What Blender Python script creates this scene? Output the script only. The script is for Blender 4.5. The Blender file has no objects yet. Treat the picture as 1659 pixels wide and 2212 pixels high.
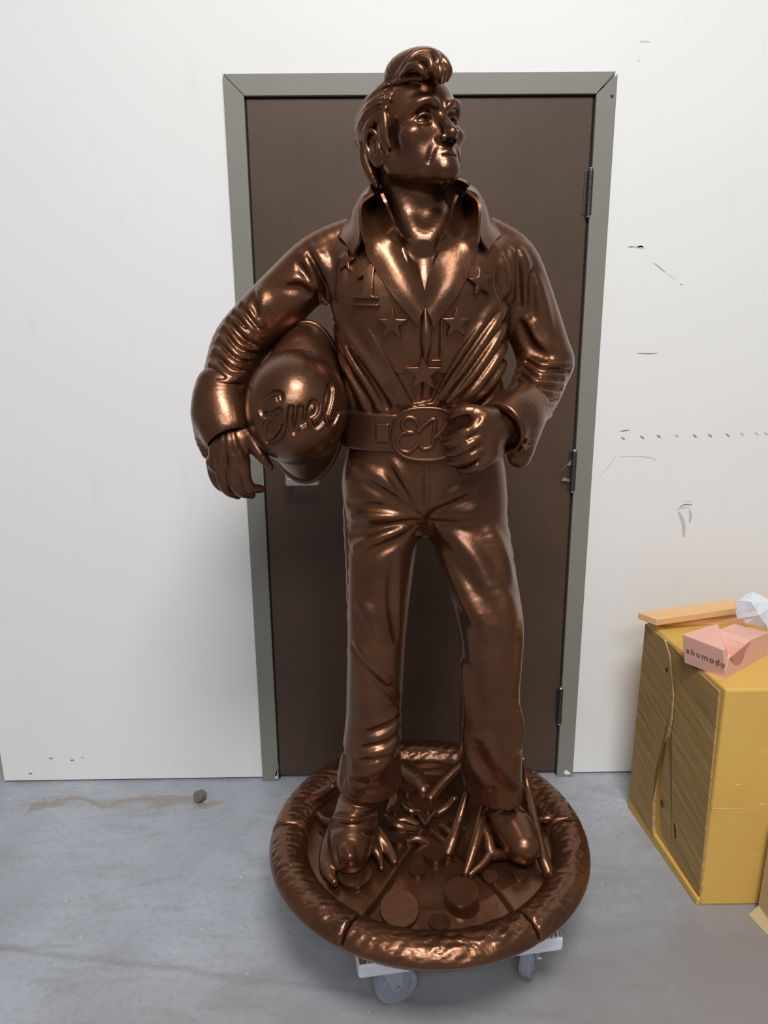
import bpy, bmesh, math, random, time
import numpy as np
from mathutils import Vector, Matrix

SC = bpy.context.scene
COL = SC.collection
T0 = time.time()

# ------------------------------------------------------------------ camera
F_PX, PITCH, YAW, ROLL = 1730.1, 0.2770465, 0.01075, -0.00865
CAM = np.array([-0.1286, -2.2982, 1.5609])
IW, IH = 1659, 2212
_F = np.array([math.sin(YAW)*math.cos(PITCH), math.cos(YAW)*math.cos(PITCH), -math.sin(PITCH)])
_R = np.cross(_F, [0, 0, 1]); _R /= np.linalg.norm(_R)
_U = np.cross(_R, _F)
CR = math.cos(ROLL)*_R + math.sin(ROLL)*_U
CU = -math.sin(ROLL)*_R + math.cos(ROLL)*_U
CF = _F
cam_data = bpy.data.cameras.new('camera')
cam = bpy.data.objects.new('camera', cam_data)
COL.objects.link(cam)
cam.matrix_world = Matrix(((CR[0], CU[0], -CF[0], CAM[0]), (CR[1], CU[1], -CF[1], CAM[1]), (CR[2], CU[2], -CF[2], CAM[2]), (0, 0, 0, 1)))
cam_data.sensor_fit = 'VERTICAL'
cam_data.sensor_height = 24.0
cam_data.lens = F_PX/IH*24.0
cam_data.clip_start = 0.02
SC.camera = cam

# ------------------------------------------------------------------ light
world = bpy.data.worlds.new('workshop_air'); SC.world = world
world.use_nodes = True
bg = world.node_tree.nodes['Background']
bg.inputs[0].default_value = (0.94, 0.965, 1.0, 1)
bg.inputs[1].default_value = 0.24

def area(name, loc, target, sx, sy, power, color):
    d = bpy.data.lights.new(name, 'AREA'); d.shape = 'RECTANGLE'; d.size = sx; d.size_y = sy
    d.energy = power; d.color = color
    o = bpy.data.objects.new(name, d); COL.objects.link(o)
    o.location = loc
    o.rotation_euler = (Vector(target)-Vector(loc)).to_track_quat('-Z', 'Y').to_euler()
    return o
area('ceiling_and_fill_lamp', (0.22, -2.75, 4.2), (0.2, -2.1, 0.0), 1.3, 1.0, 146, (1.0, 0.97, 0.925))
area('ceiling_and_fill_lamp', (-0.2, -5.4, 4.4), (-0.2, -4.6, 0.0), 3.0, 1.2, 160, (0.97, 0.98, 1.0))  # added fill, unseen behind the camera, evens out the brightness of the wall

vs = SC.view_settings
vs.view_transform = 'Standard'; vs.look = 'None'; vs.exposure = -0.15; vs.gamma = 1.0; vs.use_curve_mapping = False

# pixel (photo) at a real depth -> point of the world, used to lay out the scene in metres
def P(px, py, y):
    d = CF + CR*(px-IW/2)/F_PX - CU*(py-IH/2)/F_PX
    return CAM + d*(y-CAM[1])/d[1]
def PZ(px, py, z):
    d = CF + CR*(px-IW/2)/F_PX - CU*(py-IH/2)/F_PX
    return CAM + d*(z-CAM[2])/d[2]
def mpp(p):                      # metres per pixel at a point
    return float((np.asarray(p)-CAM) @ CF)/F_PX
# ------------------------------------------------------------------ object helpers
def link(name, me, mats=None, parent=None, smooth=False):
    o = bpy.data.objects.new(name, me); COL.objects.link(o)
    if mats is not None:
        for m in (mats if isinstance(mats, (list, tuple)) else [mats]):
            if m.name not in [q.name for q in me.materials if q]: me.materials.append(m)
    if parent is not None:
        o.parent = parent
        o.matrix_parent_inverse = parent_world(parent).inverted()
    if smooth:
        me.polygons.foreach_set('use_smooth', [True]*len(me.polygons))
        me.set_sharp_from_angle(angle=math.radians(42))
    return o
def parent_world(o):
    m = o.matrix_basis.copy()
    if o.parent: m = parent_world(o.parent) @ o.matrix_parent_inverse @ m
    return m
def empty(name, loc, label=None, cat=None, group=None, kind=None):
    o = bpy.data.objects.new(name, None); COL.objects.link(o)
    o.location = loc; o.empty_display_size = 0.05
    return tag(o, label, cat, group, kind)
def tag(o, label=None, cat=None, group=None, kind=None):
    for k, v in (('label', label), ('category', cat), ('group', group), ('kind', kind)):
        if v: o[k] = v
    return o
def mesh(name, verts, faces):
    me = bpy.data.meshes.new(name)
    me.from_pydata([tuple(float(c) for c in v) for v in verts], [], [tuple(int(i) for i in f) for f in faces])
    me.validate(); me.update()
    return me
def bm_mesh(name, bm):
    me = bpy.data.meshes.new(name); bmesh.ops.recalc_face_normals(bm, faces=bm.faces); bm.to_mesh(me); bm.free(); return me
def box_bm(bm, lo, hi, bevel=0.0, seg=2, rot=None, piv=None):
    r = bmesh.ops.create_cube(bm, size=1.0)
    vs_ = r['verts']
    for v in vs_:
        v.co = Vector([lo[i]+(v.co[i]+.5)*(hi[i]-lo[i]) for i in range(3)])
    if bevel > 0:
        es = list({e for v in vs_ for e in v.link_edges})
        b = bmesh.ops.bevel(bm, geom=es, offset=bevel, segments=seg, profile=.5, affect='EDGES')
        vs_ = list({v for f in b['faces'] for v in f.verts} | {v for v in vs_ if v.is_valid})
    if rot is not None:
        bmesh.ops.rotate(bm, verts=vs_, cent=piv or (0, 0, 0), matrix=rot)
    return vs_
def hexa(bm, pts, bevel=0.0, seg=2):   # 8 points: bottom loop (4) then top loop (4)
    v = [bm.verts.new(tuple(p)) for p in pts]
    fs = [bm.faces.new([v[i] for i in q]) for q in ((0, 1, 2, 3), (4, 5, 6, 7), (0, 1, 5, 4), (1, 2, 6, 5), (2, 3, 7, 6), (3, 0, 4, 7))]
    bmesh.ops.recalc_face_normals(bm, faces=fs)
    if bevel > 0:
        es = list({e for f in fs for e in f.edges})
        bmesh.ops.bevel(bm, geom=es, offset=bevel, segments=seg, profile=.5, affect='EDGES')
def cyl_bm(bm, a, b, r0, r1=None, n=24, bevel=0.0):
    a = Vector(a); b = Vector(b); d = b-a
    r = bmesh.ops.create_cone(bm, cap_ends=True, cap_tris=False, segments=n, radius1=r0, radius2=r0 if r1 is None else r1, depth=d.length)
    m = Matrix.Translation((a+b)/2) @ d.to_track_quat('Z', 'Y').to_matrix().to_4x4()
    vv = r['verts']
    bmesh.ops.transform(bm, verts=vv, matrix=m)
    if bevel > 0:
        es = [e for e in {e for v in vv for e in v.link_edges} if any(len(f.verts) > 4 for f in e.link_faces)]
        bmesh.ops.bevel(bm, geom=es, offset=bevel, segments=2, profile=.5, affect='EDGES')
def lathe_bm(bm, prof, n=32, mat=None):  # prof (r, z)
    rings = []
    for r, z in prof:
        rings.append([bm.verts.new((r*math.cos(2*math.pi*i/n), r*math.sin(2*math.pi*i/n), z)) for i in range(n)])
    for a, b in zip(rings, rings[1:]):
        for i in range(n): bm.faces.new((a[i], a[(i+1) % n], b[(i+1) % n], b[i]))
    bm.faces.new(rings[0][::-1]); bm.faces.new(rings[-1])
    if mat is not None: bmesh.ops.transform(bm, verts=[v for r in rings for v in r], matrix=mat)

# ------------------------------------------------------------------ sculpting with signed distances
def smin(a, b, k):
    if k <= 0: return np.minimum(a, b)
    h = np.maximum(k-np.abs(a-b), 0)/k
    return np.minimum(a, b)-h*h*k*.25
def spline(pts, n=4):
    pts = np.asarray(pts, float)
    if len(pts) < 3: return pts
    p = np.vstack([2*pts[0]-pts[1], pts, 2*pts[-1]-pts[-2]])
    out = []
    for i in range(1, len(p)-2):
        for t in np.arange(n)/n:
            out.append(.5*((2*p[i])+(-p[i-1]+p[i+1])*t+(2*p[i-1]-5*p[i]+4*p[i+1]-p[i+2])*t*t+(-p[i-1]+3*p[i]-3*p[i+1]+p[i+2])*t**3))
    out.append(pts[-1])
    return np.array(out)
def tube(pts, rad, n=4, sq=None):
    """swept ball along a spline; sq = (axis, s): radius along axis is scaled by s"""
    pts = np.asarray(pts, float); rad = np.broadcast_to(np.asarray(rad, float), (len(pts),))
    q = spline(np.column_stack([pts, rad]), n)
    c, r = q[:, :3].copy(), q[:, 3]
    ax = s = None
    if sq is not None:
        ax = np.asarray(sq[0], float); ax = ax/np.linalg.norm(ax); s = sq[1]
        c = c+(1/s-1)*(c@ax)[:, None]*ax
    a, b, ra, rb = c[:-1], c[1:], r[:-1], r[1:]
    ab = b-a; l2 = np.maximum((ab*ab).sum(1), 1e-12); dr = rb-ra; slope = 1+np.abs(dr)/np.sqrt(l2)
    def f(X):
        if ax is not None: X = X+(1/s-1)*(X@ax)[:, None]*ax
        d = None; use = range(len(a))
        if len(a) > 2 and len(X) > 60:      # leave out the stretches that cannot be nearest
            m = (X.min(0)+X.max(0))*.5; rad_ = np.linalg.norm(X.max(0)-m)
            v = m-a; t = np.clip((v*ab).sum(1)/l2, 0, 1); w = v-t[:, None]*ab
            e = np.sqrt((w*w).sum(1))-(ra+t*dr); sl = np.minimum(slope, 2.5)
            use = np.nonzero(e-rad_*sl <= (e+rad_*sl).min()+1e-6)[0]
        for i in use:
            x, y, z = X[:, 0]-a[i, 0], X[:, 1]-a[i, 1], X[:, 2]-a[i, 2]
            t = x*ab[i, 0]; t += y*ab[i, 1]; t += z*ab[i, 2]; t /= l2[i]; np.clip(t, 0, 1, out=t)
            x -= t*ab[i, 0]; y -= t*ab[i, 1]; z -= t*ab[i, 2]
            x *= x; y *= y; z *= z; x += y; x += z
            e = np.sqrt(x, out=x); t *= dr[i]; e -= t; e -= ra[i]
            d = e if d is None else np.minimum(d, e)
        return d*min(1, s) if ax is not None else d
    f.lip = min(2.6, 1.1+float((np.abs(dr)/np.sqrt(l2)).max()))
    return f
def ball(c, r):
    c = np.asarray(c, float)
    def f(X): return np.sqrt(((X-c)**2).sum(1))-r
    return f
def ellip(c, r, M=None):
    c = np.asarray(c, float); r = np.asarray(r, float)
    def f(X):
        v = X-c
        if M is not None: v = v@M         # columns of M are the local axes
        k0 = np.sqrt(((v/r)**2).sum(1)); k1 = np.sqrt(((v/(r*r))**2).sum(1))
        return k0*(k0-1)/np.maximum(k1, 1e-9)
    return f
def plane(p, n):
    p = np.asarray(p, float); n = np.asarray(n, float); n = n/np.linalg.norm(n)
    def f(X): return (X-p)@n
    return f
def loft(rows, e=2.3):
    """rows: z, cx, cy, a, b (sorted by z); e superellipse"""
    R = np.array(sorted([tuple(r) for r in rows]))
    zz = np.linspace(R[0, 0], R[-1, 0], 160)
    S = spline(R, 8)
    cols = [np.interp(zz, S[:, 0], S[:, i]) for i in range(1, 5)]
    def f(X):
        z = X[:, 2]
        cx, cy, a, b = (np.interp(z, zz, c) for c in cols)
        u = np.abs(X[:, 0]-cx)/a; v = np.abs(X[:, 1]-cy)/b
        q = (u**e+v**e)**(1/e)
        d = (q-1)*np.minimum(a, b)
        cap = np.maximum(zz[0]-z, z-zz[-1])
        return np.maximum(d, cap)
    return f
def run_ops(ops, X):
    d = np.full(len(X), 1e3)
    for kind, f, k in ops:
        if kind == '+': d = smin(d, f(X), k)
        elif kind == '-': d = -smin(-d, f(X), k)
        elif kind == 'i': d = -smin(-d, -f(X), k)
        elif kind == 'd': d = d+f(X)
    return d
def solid(ops): return lambda X: run_ops(ops, X)

def sdf_mesh(name, ops, vox, lo, hi, B=16):
    lo = np.asarray(lo, float); hi = np.asarray(hi, float)
    nb = np.maximum(1, np.ceil((hi-lo)/(vox*B)).astype(int))
    g = np.stack(np.meshgrid(*[np.arange(n) for n in nb], indexing='ij'), -1).reshape(-1, 3)
    half = vox*B/2; hd = half*math.sqrt(3)
    C = lo+(g+.5)*vox*B
    D = np.full(len(C), 1e3); act = []
    later = [max([q[2] for q in ops[i+1:]] or [0])*.8 for i in range(len(ops))]
    for (kind, f, k), kl in zip(ops, later):
        if kind == 'd': act.append(np.ones(len(C), bool)); D = D+f(C); continue
        v = f(C)
        if kind == '+':
            act.append(v < hd*getattr(f, 'lip', 1.7)+k+kl+2*vox); D = smin(D, v, k)
        elif kind == '-':
            act.append(v < hd*getattr(f, 'lip', 1.7)+k+kl+2*vox); D = -smin(-D, v, k)
        else:
            act.append(v > -(hd*getattr(f, 'lip', 1.7)+k+kl+2*vox)); D = -smin(-D, -v, k)
    act = np.array(act)
    cand = np.nonzero(np.abs(D) < hd*2.0+.006)[0]
    ax = np.arange(B+1)*vox
    G = np.stack(np.meshgrid(ax, ax, ax, indexing='ij'), -1).reshape(-1, 3)
    N = nb*B+3
    cells, corn, edges = [], [], []
    def key(i): return ((i[..., 0]+1)*N[1]+(i[..., 1]+1))*N[2]+(i[..., 2]+1)
    for b in cand:
        X = G+lo+g[b]*vox*B
        sub = [ops[i] for i in np.nonzero(act[:, b])[0]]
        if not any(o[0] == '+' for o in sub): continue
        d = run_ops(sub, X)
        if d.min() > 0 or d.max() < 0: continue
        d = d.reshape(B+1, B+1, B+1)
        s = d < 0
        c8 = [d[i:B+i, j:B+j, k:B+k] for i in (0, 1) for j in (0, 1) for k in (0, 1)]
        cnt = sum((c < 0).astype(np.int8) for c in c8)
        m = (cnt > 0) & (cnt < 8)
        idx = np.argwhere(m)
        base = g[b]*B
        cells.append(idx+base); corn.append(np.stack([c[m] for c in c8], 1))
        for a in range(3):
            sl0 = [slice(0, B)]*3; sl1 = [slice(0, B)]*3
            sl1[a] = slice(1, B+1)
            A, Bq = s[tuple(sl0)], s[tuple(sl1)]
            e = np.argwhere(A != Bq)
            if len(e): edges.append((a, e+base, A[tuple(e.T)]))
    cells = np.concatenate(cells); V = np.concatenate(corn)
    kk = key(cells); o = np.argsort(kk); kk = kk[o]; cells = cells[o]; V = V[o]
    acc = np.zeros((len(V), 3)); num = np.zeros(len(V))
    offs = np.array([(i, j, k) for i in (0, 1) for j in (0, 1) for k in (0, 1)], float)
    for i in range(8):
        for j in range(i+1, 8):
            if np.abs(offs[i]-offs[j]).sum() != 1: continue
            m = (V[:, i] < 0) != (V[:, j] < 0)
            t = V[m, i]/(V[m, i]-V[m, j])
            acc[m] += offs[i]+t[:, None]*(offs[j]-offs[i]); num[m] += 1
    verts = lo+(cells+acc/num[:, None])*vox
    quads = []
    for a, e, ins in edges:
        u, w = (a+1) % 3, (a+2) % 3
        q = []
        for du, dw in ((-1, -1), (0, -1), (0, 0), (-1, 0)):
            c = e.copy(); c[:, u] += du; c[:, w] += dw
            kq = key(c); p = np.searchsorted(kk, kq); p = np.minimum(p, len(kk)-1)
            q.append(np.where(kk[p] == kq, p, -1))
        q = np.stack(q, 1)
        q[~ins] = q[~ins][:, ::-1]
        quads.append(q[(q >= 0).all(1)])
    quads = np.concatenate(quads)
    me = bpy.data.meshes.new(name)
    me.vertices.add(len(verts)); me.vertices.foreach_set('co', verts.astype(np.float32).ravel())
    me.loops.add(quads.size); me.loops.foreach_set('vertex_index', quads.astype(np.int32).ravel())
    me.polygons.add(len(quads)); me.polygons.foreach_set('loop_start', np.arange(0, quads.size, 4, dtype=np.int32))
    me.polygons.foreach_set('use_smooth', np.ones(len(quads), bool))
    me.update(calc_edges=True)
    print('sdf', name, len(quads), 'quads %.1fs' % (time.time()-T0))
    return me
def hit(ops, px, near=0.6, far=2.6):
    """points of a solid seen at photo pixels (x, y) - used once to lay folds and badges on it"""
    px = np.asarray(px, float)
    d = CF+CR*((px[:, 0]-IW/2)/F_PX)[:, None]-CU*((px[:, 1]-IH/2)/F_PX)[:, None]
    d /= np.linalg.norm(d, axis=1)[:, None]
    t = np.full(len(px), near)
    for _ in range(34):
        t = t+np.clip(run_ops(ops, CAM+d*t[:, None]), -.05, .6)*.9
        t = np.minimum(t, far)
    return CAM+d*t[:, None]
def normal(ops, X, e=.002):
    n = np.stack([run_ops(ops, X+e*np.eye(3)[i])-run_ops(ops, X-e*np.eye(3)[i]) for i in range(3)], 1)
    return n/np.maximum(np.linalg.norm(n, axis=1), 1e-9)[:, None]
def folds(ops, specs):
    """creases (-) and ridges (+) laid along photo pixels on a solid.  spec: (kind, pixels, half width m, height m, blend)"""
    Q = [spline(np.asarray(sp[1], float), 4) for sp in specs]
    X = hit(ops, np.vstack(Q)); Nn = normal(ops, X); out = []; i = 0
    for sp, q in zip(specs, Q):
        kind, w, h, k = sp[0], sp[2], sp[3], sp[4]
        x, nn = X[i:i+len(q)], Nn[i:i+len(q)]; i += len(q)
        g = np.linalg.norm(x-CAM, axis=1) < 2.5
        x, nn = x[g], nn[g]
        if len(x) < 2: continue
        t = np.linspace(0, 1, len(x))
        r = w*(.30+.70*np.sin(np.pi*t)**.6)
        c = x+nn*(h-w)*(1 if kind == '+' else -1)
        out.append((kind, tube(c, r, n=1), k))
    return out
def fold(ops, pts, w, h, k=.012, kind='+'):
    return folds(ops, [(kind, pts, w, h, k)])[0]
def poly2(pts):
    """signed distance to a closed 2-D polygon"""
    p = np.asarray(pts, float); q = np.roll(p, -1, 0)
    def f(U):
        d = np.full(len(U), 1e9); ins = np.zeros(len(U), bool)
        for a, b in zip(p, q):
            e = b-a; w = U-a; t = np.clip((w@e)/(e@e), 0, 1)
            d = np.minimum(d, ((w-t[:, None]*e)**2).sum(1))
            c = (a[1] > U[:, 1]) != (b[1] > U[:, 1])
            with np.errstate(divide='ignore', invalid='ignore'):
                xi = a[0]+(U[:, 1]-a[1])*(b[0]-a[0])/(b[1]-a[1])
            ins ^= c & (U[:, 0] < xi)
        d = np.sqrt(d); return np.where(ins, -d, d)
    return f
def badge(ops, px, h, back=.004, deep=.03, dens=True, edge=.0):
    """raised shape laid on a solid: outline in photo pixels, thickness h; returns ops and bounds"""
    px = np.asarray(px, float); X = hit(ops, px); c = X.mean(0)
    nn = normal(ops, hit(ops, px.mean(0)[None]))[0]; v = (CAM-c)/np.linalg.norm(CAM-c)
    nn = nn+v*1.2; nn /= np.linalg.norm(nn)
    a = np.cross([0, 0, 1], nn); a /= np.linalg.norm(a); b = np.cross(nn, a)
    # slide the outline along the view rays onto the mean plane so that it keeps its drawn shape
    U = []
    for x in X:
        d = x-CAM; t = ((c-CAM)@nn)/(d@nn); q = CAM+d*t-c; U.append((q@a, q@b))
    pf = poly2(U)
    def prism(Y):
        w = Y-c; d2 = pf(np.stack([w@a, w@b], 1)); dz = np.abs(w@nn)-deep
        return np.maximum(d2+edge, dz)
    f = solid(ops)
    return [('+', prism, 0), ('i', lambda Y: f(Y)-h, .0025), ('-', lambda Y: f(Y)+back, 0)], X.min(0)-deep, X.max(0)+deep
def star_px(cx, cy, r, rot=0.0, inner=.40, sx=1.0):
    return [(cx+sx*(r if i % 2 == 0 else r*inner)*math.sin(rot+i*math.pi/5), cy-(r if i % 2 == 0 else r*inner)*math.cos(rot+i*math.pi/5)) for i in range(10)]
def sheet_mesh(name, rows, th, sub=3, closed=False):
    """smooth sheet through rows of points, given a thickness"""
    R = np.array([spline(np.asarray(r, float), sub) for r in rows])
    R = np.stack([spline(R[:, j], sub) for j in range(R.shape[1])], 1)
    m, n = R.shape[:2]; bm = bmesh.new()
    v = [[bm.verts.new(tuple(R[i, j])) for j in range(n)] for i in range(m)]
    for i in range(m-1):
        for j in range(n-1): bm.faces.new((v[i][j], v[i+1][j], v[i+1][j+1], v[i][j+1]))
    bmesh.ops.recalc_face_normals(bm, faces=bm.faces)
    bmesh.ops.solidify(bm, geom=list(bm.faces), thickness=th)
    return bm_mesh(name, bm)
def tube_mesh(name, pts, rad, n=10, sub=4):
    pts = np.asarray(pts, float); rad = np.broadcast_to(np.asarray(rad, float), (len(pts),))
    q = spline(np.column_stack([pts, rad]), sub); c, r = q[:, :3], q[:, 3]
    d = np.gradient(c, axis=0); d /= np.maximum(np.linalg.norm(d, axis=1), 1e-9)[:, None]
    up = np.cross(d[0], [.3, .5, .8]); bm = bmesh.new(); rings = []
    for i in range(len(c)):
        up = up-d[i]*(up@d[i]); up /= np.linalg.norm(up); w = np.cross(d[i], up)
        rings.append([bm.verts.new(tuple(c[i]+r[i]*(math.cos(2*math.pi*k/n)*up+math.sin(2*math.pi*k/n)*w))) for k in range(n)])
    for a, b in zip(rings, rings[1:]):
        for k in range(n): bm.faces.new((a[k], a[(k+1) % n], b[(k+1) % n], b[k]))
    bm.faces.new(rings[0][::-1]); bm.faces.new(rings[-1])
    return bm_mesh(name, bm)
def strokes(ops, lines, r, lift, n=5):
    out = []
    for L in lines:
        q = spline(np.asarray(L, float), n); X = hit(ops, q); Nn = normal(ops, X)
        out.append(tube(X+Nn*lift, r, n=1))
    return out
# ------------------------------------------------------------------ materials
def srgb(r, g, b):
    f = lambda c: (c/255/12.92) if c/255 <= .04045 else ((c/255+.055)/1.055)**2.4
    return (f(r), f(g), f(b), 1)
class NT:
    def __init__(s, name, rough=.5, metal=0.0, spec=.5):
        s.m = bpy.data.materials.new(name); s.m.use_nodes = True
        s.t = s.m.node_tree; s.b = s.t.nodes['Principled BSDF']
        s.b.inputs['Roughness'].default_value = rough; s.b.inputs['Metallic'].default_value = metal
        s.b.inputs['Specular IOR Level'].default_value = spec
    def n(s, kind, **kw):
        nd = s.t.nodes.new(kind)
        for k, v in kw.items():
            if hasattr(nd, k): setattr(nd, k, v)
            else: nd.inputs[k.replace('_', ' ')].default_value = v
        return nd
    def l(s, a, b): s.t.links.new(a, b)
    def coord(s, scale=(1, 1, 1), rot=(0, 0, 0), loc=(0, 0, 0), kind='Object'):
        tc = s.n('ShaderNodeTexCoord'); mp = s.n('ShaderNodeMapping')
        mp.inputs['Scale'].default_value = scale; mp.inputs['Rotation'].default_value = rot; mp.inputs['Location'].default_value = loc
        s.l(tc.outputs[kind], mp.inputs[0]); return mp.outputs[0]
    def noise(s, vec, scale, detail=4, rough=.5, dist=0):
        nd = s.n('ShaderNodeTexNoise'); nd.inputs['Scale'].default_value = scale; nd.inputs['Detail'].default_value = detail
        nd.inputs['Roughness'].default_value = rough; nd.inputs['Distortion'].default_value = dist
        s.l(vec, nd.inputs['Vector']); return nd.outputs[0]
    def ramp(s, fac, stops):
        r = s.n('ShaderNodeValToRGB'); e = r.color_ramp.elements
        while len(e) < len(stops): e.new(.5)
        for q, (p, c) in zip(e, stops): q.position = p; q.color = c if len(c) == 4 else (*c, 1)
        s.l(fac, r.inputs[0]); return r.outputs[0]
    def mix(s, fac, a, b, mode='MIX'):
        m = s.n('ShaderNodeMix', data_type='RGBA', blend_type=mode)
        for v, i in ((fac, 0), (a, 6), (b, 7)):
            if isinstance(v, (int, float)): m.inputs[i].default_value = v
            elif isinstance(v, tuple): m.inputs[i].default_value = v
            else: s.l(v, m.inputs[i])
        return m.outputs[2]
    def math(s, op, a, b=0.0, c=0.0):
        m = s.n('ShaderNodeMath', operation=op)
        for i, v in enumerate((a, b, c)):
            if isinstance(v, (int, float)): m.inputs[i].default_value = v
            else: s.l(v, m.inputs[i])
        return m.outputs[0]
    def color(s, v):
        if isinstance(v, tuple): s.b.inputs['Base Color'].default_value = v
        else: s.l(v, s.b.inputs['Base Color'])
    def rough(s, v): s.l(v, s.b.inputs['Roughness'])
    def bump(s, h, strength, dist=.01, prev=None):
        b = s.n('ShaderNodeBump'); b.inputs['Strength'].default_value = strength; b.inputs['Distance'].default_value = dist
        s.l(h, b.inputs['Height'])
        if prev is not None: s.l(prev, b.inputs['Normal'])
        s.l(b.outputs[0], s.b.inputs['Normal']); return b.outputs[0]

def simple(name, col, rough=.5, metal=0.0, var=.06, scale=20, bump=0.0):
    t = NT(name, rough, metal); v = t.coord()
    n = t.noise(v, scale, 5)
    t.color(t.mix(n, tuple(c*(1-var) for c in col[:3])+(1,), tuple(min(1, c*(1+var)) for c in col[:3])+(1,)))
    if bump: t.bump(t.noise(v, scale*6, 3), bump, .004)
    return t.m

# white painted wall board
t = NT('wall_paint', .55); v = t.coord()
n = t.noise(v, 1.3, 4); n2 = t.noise(t.coord(scale=(6, 6, 1.2)), 3, 6)
c = t.mix(n, srgb(234, 234, 233), srgb(241, 241, 241))
c = t.mix(t.ramp(n2, [(.62, (0, 0, 0)), (.80, (.35, .35, .35))]), c, srgb(222, 220, 217))
t.color(c); t.bump(t.noise(v, 140, 3), .06, .003)
M_WALL = t.m
M_SCUFF = simple('dark_scuff', srgb(150, 146, 143), .7)
M_SCUFFL = simple('faint_scuff', srgb(198, 196, 195), .7)
M_CHIP = simple('chipped_plaster', srgb(238, 238, 238), .8, var=.03)
M_DARK = simple('dark_gap', srgb(24, 21, 20), .9)

# concrete floor
t = NT('floor_concrete', .55, spec=.35); v = t.coord()
a = t.noise(v, 2.2, 6, .6); b = t.noise(t.coord(scale=(1, 3.5, 1), rot=(0, 0, .25)), 4, 8, .65, .6); d = t.noise(v, 55, 4, .7)
c = t.mix(t.ramp(a, [(.3, (0, 0, 0)), (.72, (1, 1, 1))]), srgb(150, 155, 163), srgb(178, 184, 193))
c = t.mix(t.ramp(b, [(.50, (0, 0, 0)), (.74, (.55, .55, .55))]), c, srgb(128, 126, 128))
c = t.mix(t.ramp(d, [(.34, (.35, .35, .35)), (.52, (0, 0, 0))]), c, srgb(138, 134, 132))
sp = t.n('ShaderNodeTexVoronoi', feature='F1'); sp.inputs['Scale'].default_value = 26; t.l(v, sp.inputs['Vector'])
sel = t.n('ShaderNodeTexWhiteNoise'); t.l(sp.outputs['Color'], sel.inputs['Vector'])
dot = t.math('MULTIPLY', t.math('LESS_THAN', sp.outputs['Distance'], .07), t.math('GREATER_THAN', sel.outputs[0], .86))
c = t.mix(dot, c, srgb(206, 206, 204))
# brown seep stain running along the foot of the wall, and a faint worn joint further out
sx = t.n('ShaderNodeSeparateXYZ'); t.l(v, sx.inputs[0])
wob = t.noise(v, 7, 6, .65)
yy = t.math('ADD', sx.outputs[1], t.math('MULTIPLY', t.math('SUBTRACT', wob, .5), .22))
band = t.math('SUBTRACT', 1.0, t.math('DIVIDE', t.math('ABSOLUTE', t.math('ADD', yy, .115)), .020))
xr = t.math('MULTIPLY', t.math('GREATER_THAN', sx.outputs[0], -1.22), t.math('LESS_THAN', sx.outputs[0], -.62))
st = t.math('MULTIPLY', t.math('MAXIMUM', band, 0.0), xr)
c = t.mix(t.ramp(st, [(.1, (0, 0, 0)), (.45, (.8, .8, .8))]), c, srgb(150, 138, 128))
y2 = t.math('ADD', t.math('ADD', sx.outputs[1], t.math('MULTIPLY', sx.outputs[0], .17)), t.math('MULTIPLY', t.math('SUBTRACT', wob, .5), .05))
b2 = t.math('SUBTRACT', 1.0, t.math('DIVIDE', t.math('ABSOLUTE', t.math('ADD', y2, .865)), .016))
c = t.mix(t.math('MULTIPLY', t.math('MAXIMUM', b2, 0.0), .40), c, srgb(122, 120, 123))
gr = t.noise(v, 1.7, 5, .6); far = t.math('ADD', t.math('MULTIPLY', sx.outputs[1], -1.0), t.math('MULTIPLY', sx.outputs[0], .35))
grm = t.ramp(t.math('ADD', t.math('MULTIPLY', far, .55), t.math('MULTIPLY', gr, .45)), [(.46, (0, 0, 0)), (.80, (.85, .85, .85))])
c = t.mix(grm, c, srgb(132, 126, 124))
t.color(c)
t.rough(t.math('ADD', .42, t.math('MULTIPLY', a, .3)))
t.bump(t.math('ADD', d, t.math('MULTIPLY', a, .8)), .12, .004)
M_FLOOR = t.m

# stained flat door
t = NT('door_wood_stain', .48, spec=.5); v = t.coord(scale=(14, 1, 1.0))
g = t.noise(v, 5, 6, .6); h = t.noise(t.coord(scale=(60, 4, 2.0)), 6, 4); cl = t.noise(t.coord(), 2.2, 5, .6)
c = t.mix(g, srgb(68, 50, 38), srgb(86, 65, 49))
c = t.mix(t.math('MULTIPLY', h, .35), c, srgb(56, 41, 33))
c = t.mix(t.ramp(cl, [(.35, (0, 0, 0)), (.7, (.5, .5, .5))]), c, srgb(92, 70, 53))
t.color(c); t.bump(h, .05, .002)
M_DOOR = t.m
M_FRAME = simple('frame_grey_paint', srgb(132, 131, 122), .45, var=.05, scale=9, bump=.03)
M_STEEL = simple('brushed_steel', srgb(120, 120, 118), .32, 1.0)
M_HINGE = simple('dull_hinge_steel', srgb(96, 95, 92), .38, .9)
M_SILVER = simple('satin_chrome', srgb(190, 190, 196), .35, .9)

# ------------------------------------------------------------------ setting
def plain(name, lo, hi, mat, kind='structure', parent=None, bevel=0.0):
    bm = bmesh.new(); box_bm(bm, lo, hi, bevel)
    o = link(name, bm_mesh(name, bm), mat, parent)
    if kind and parent is None: o['kind'] = kind
    return o
ZT = 4.6
fl = plain('floor', (-4.2, -5.2, -.10), (4.2, .35, 0), M_FLOOR)
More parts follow.
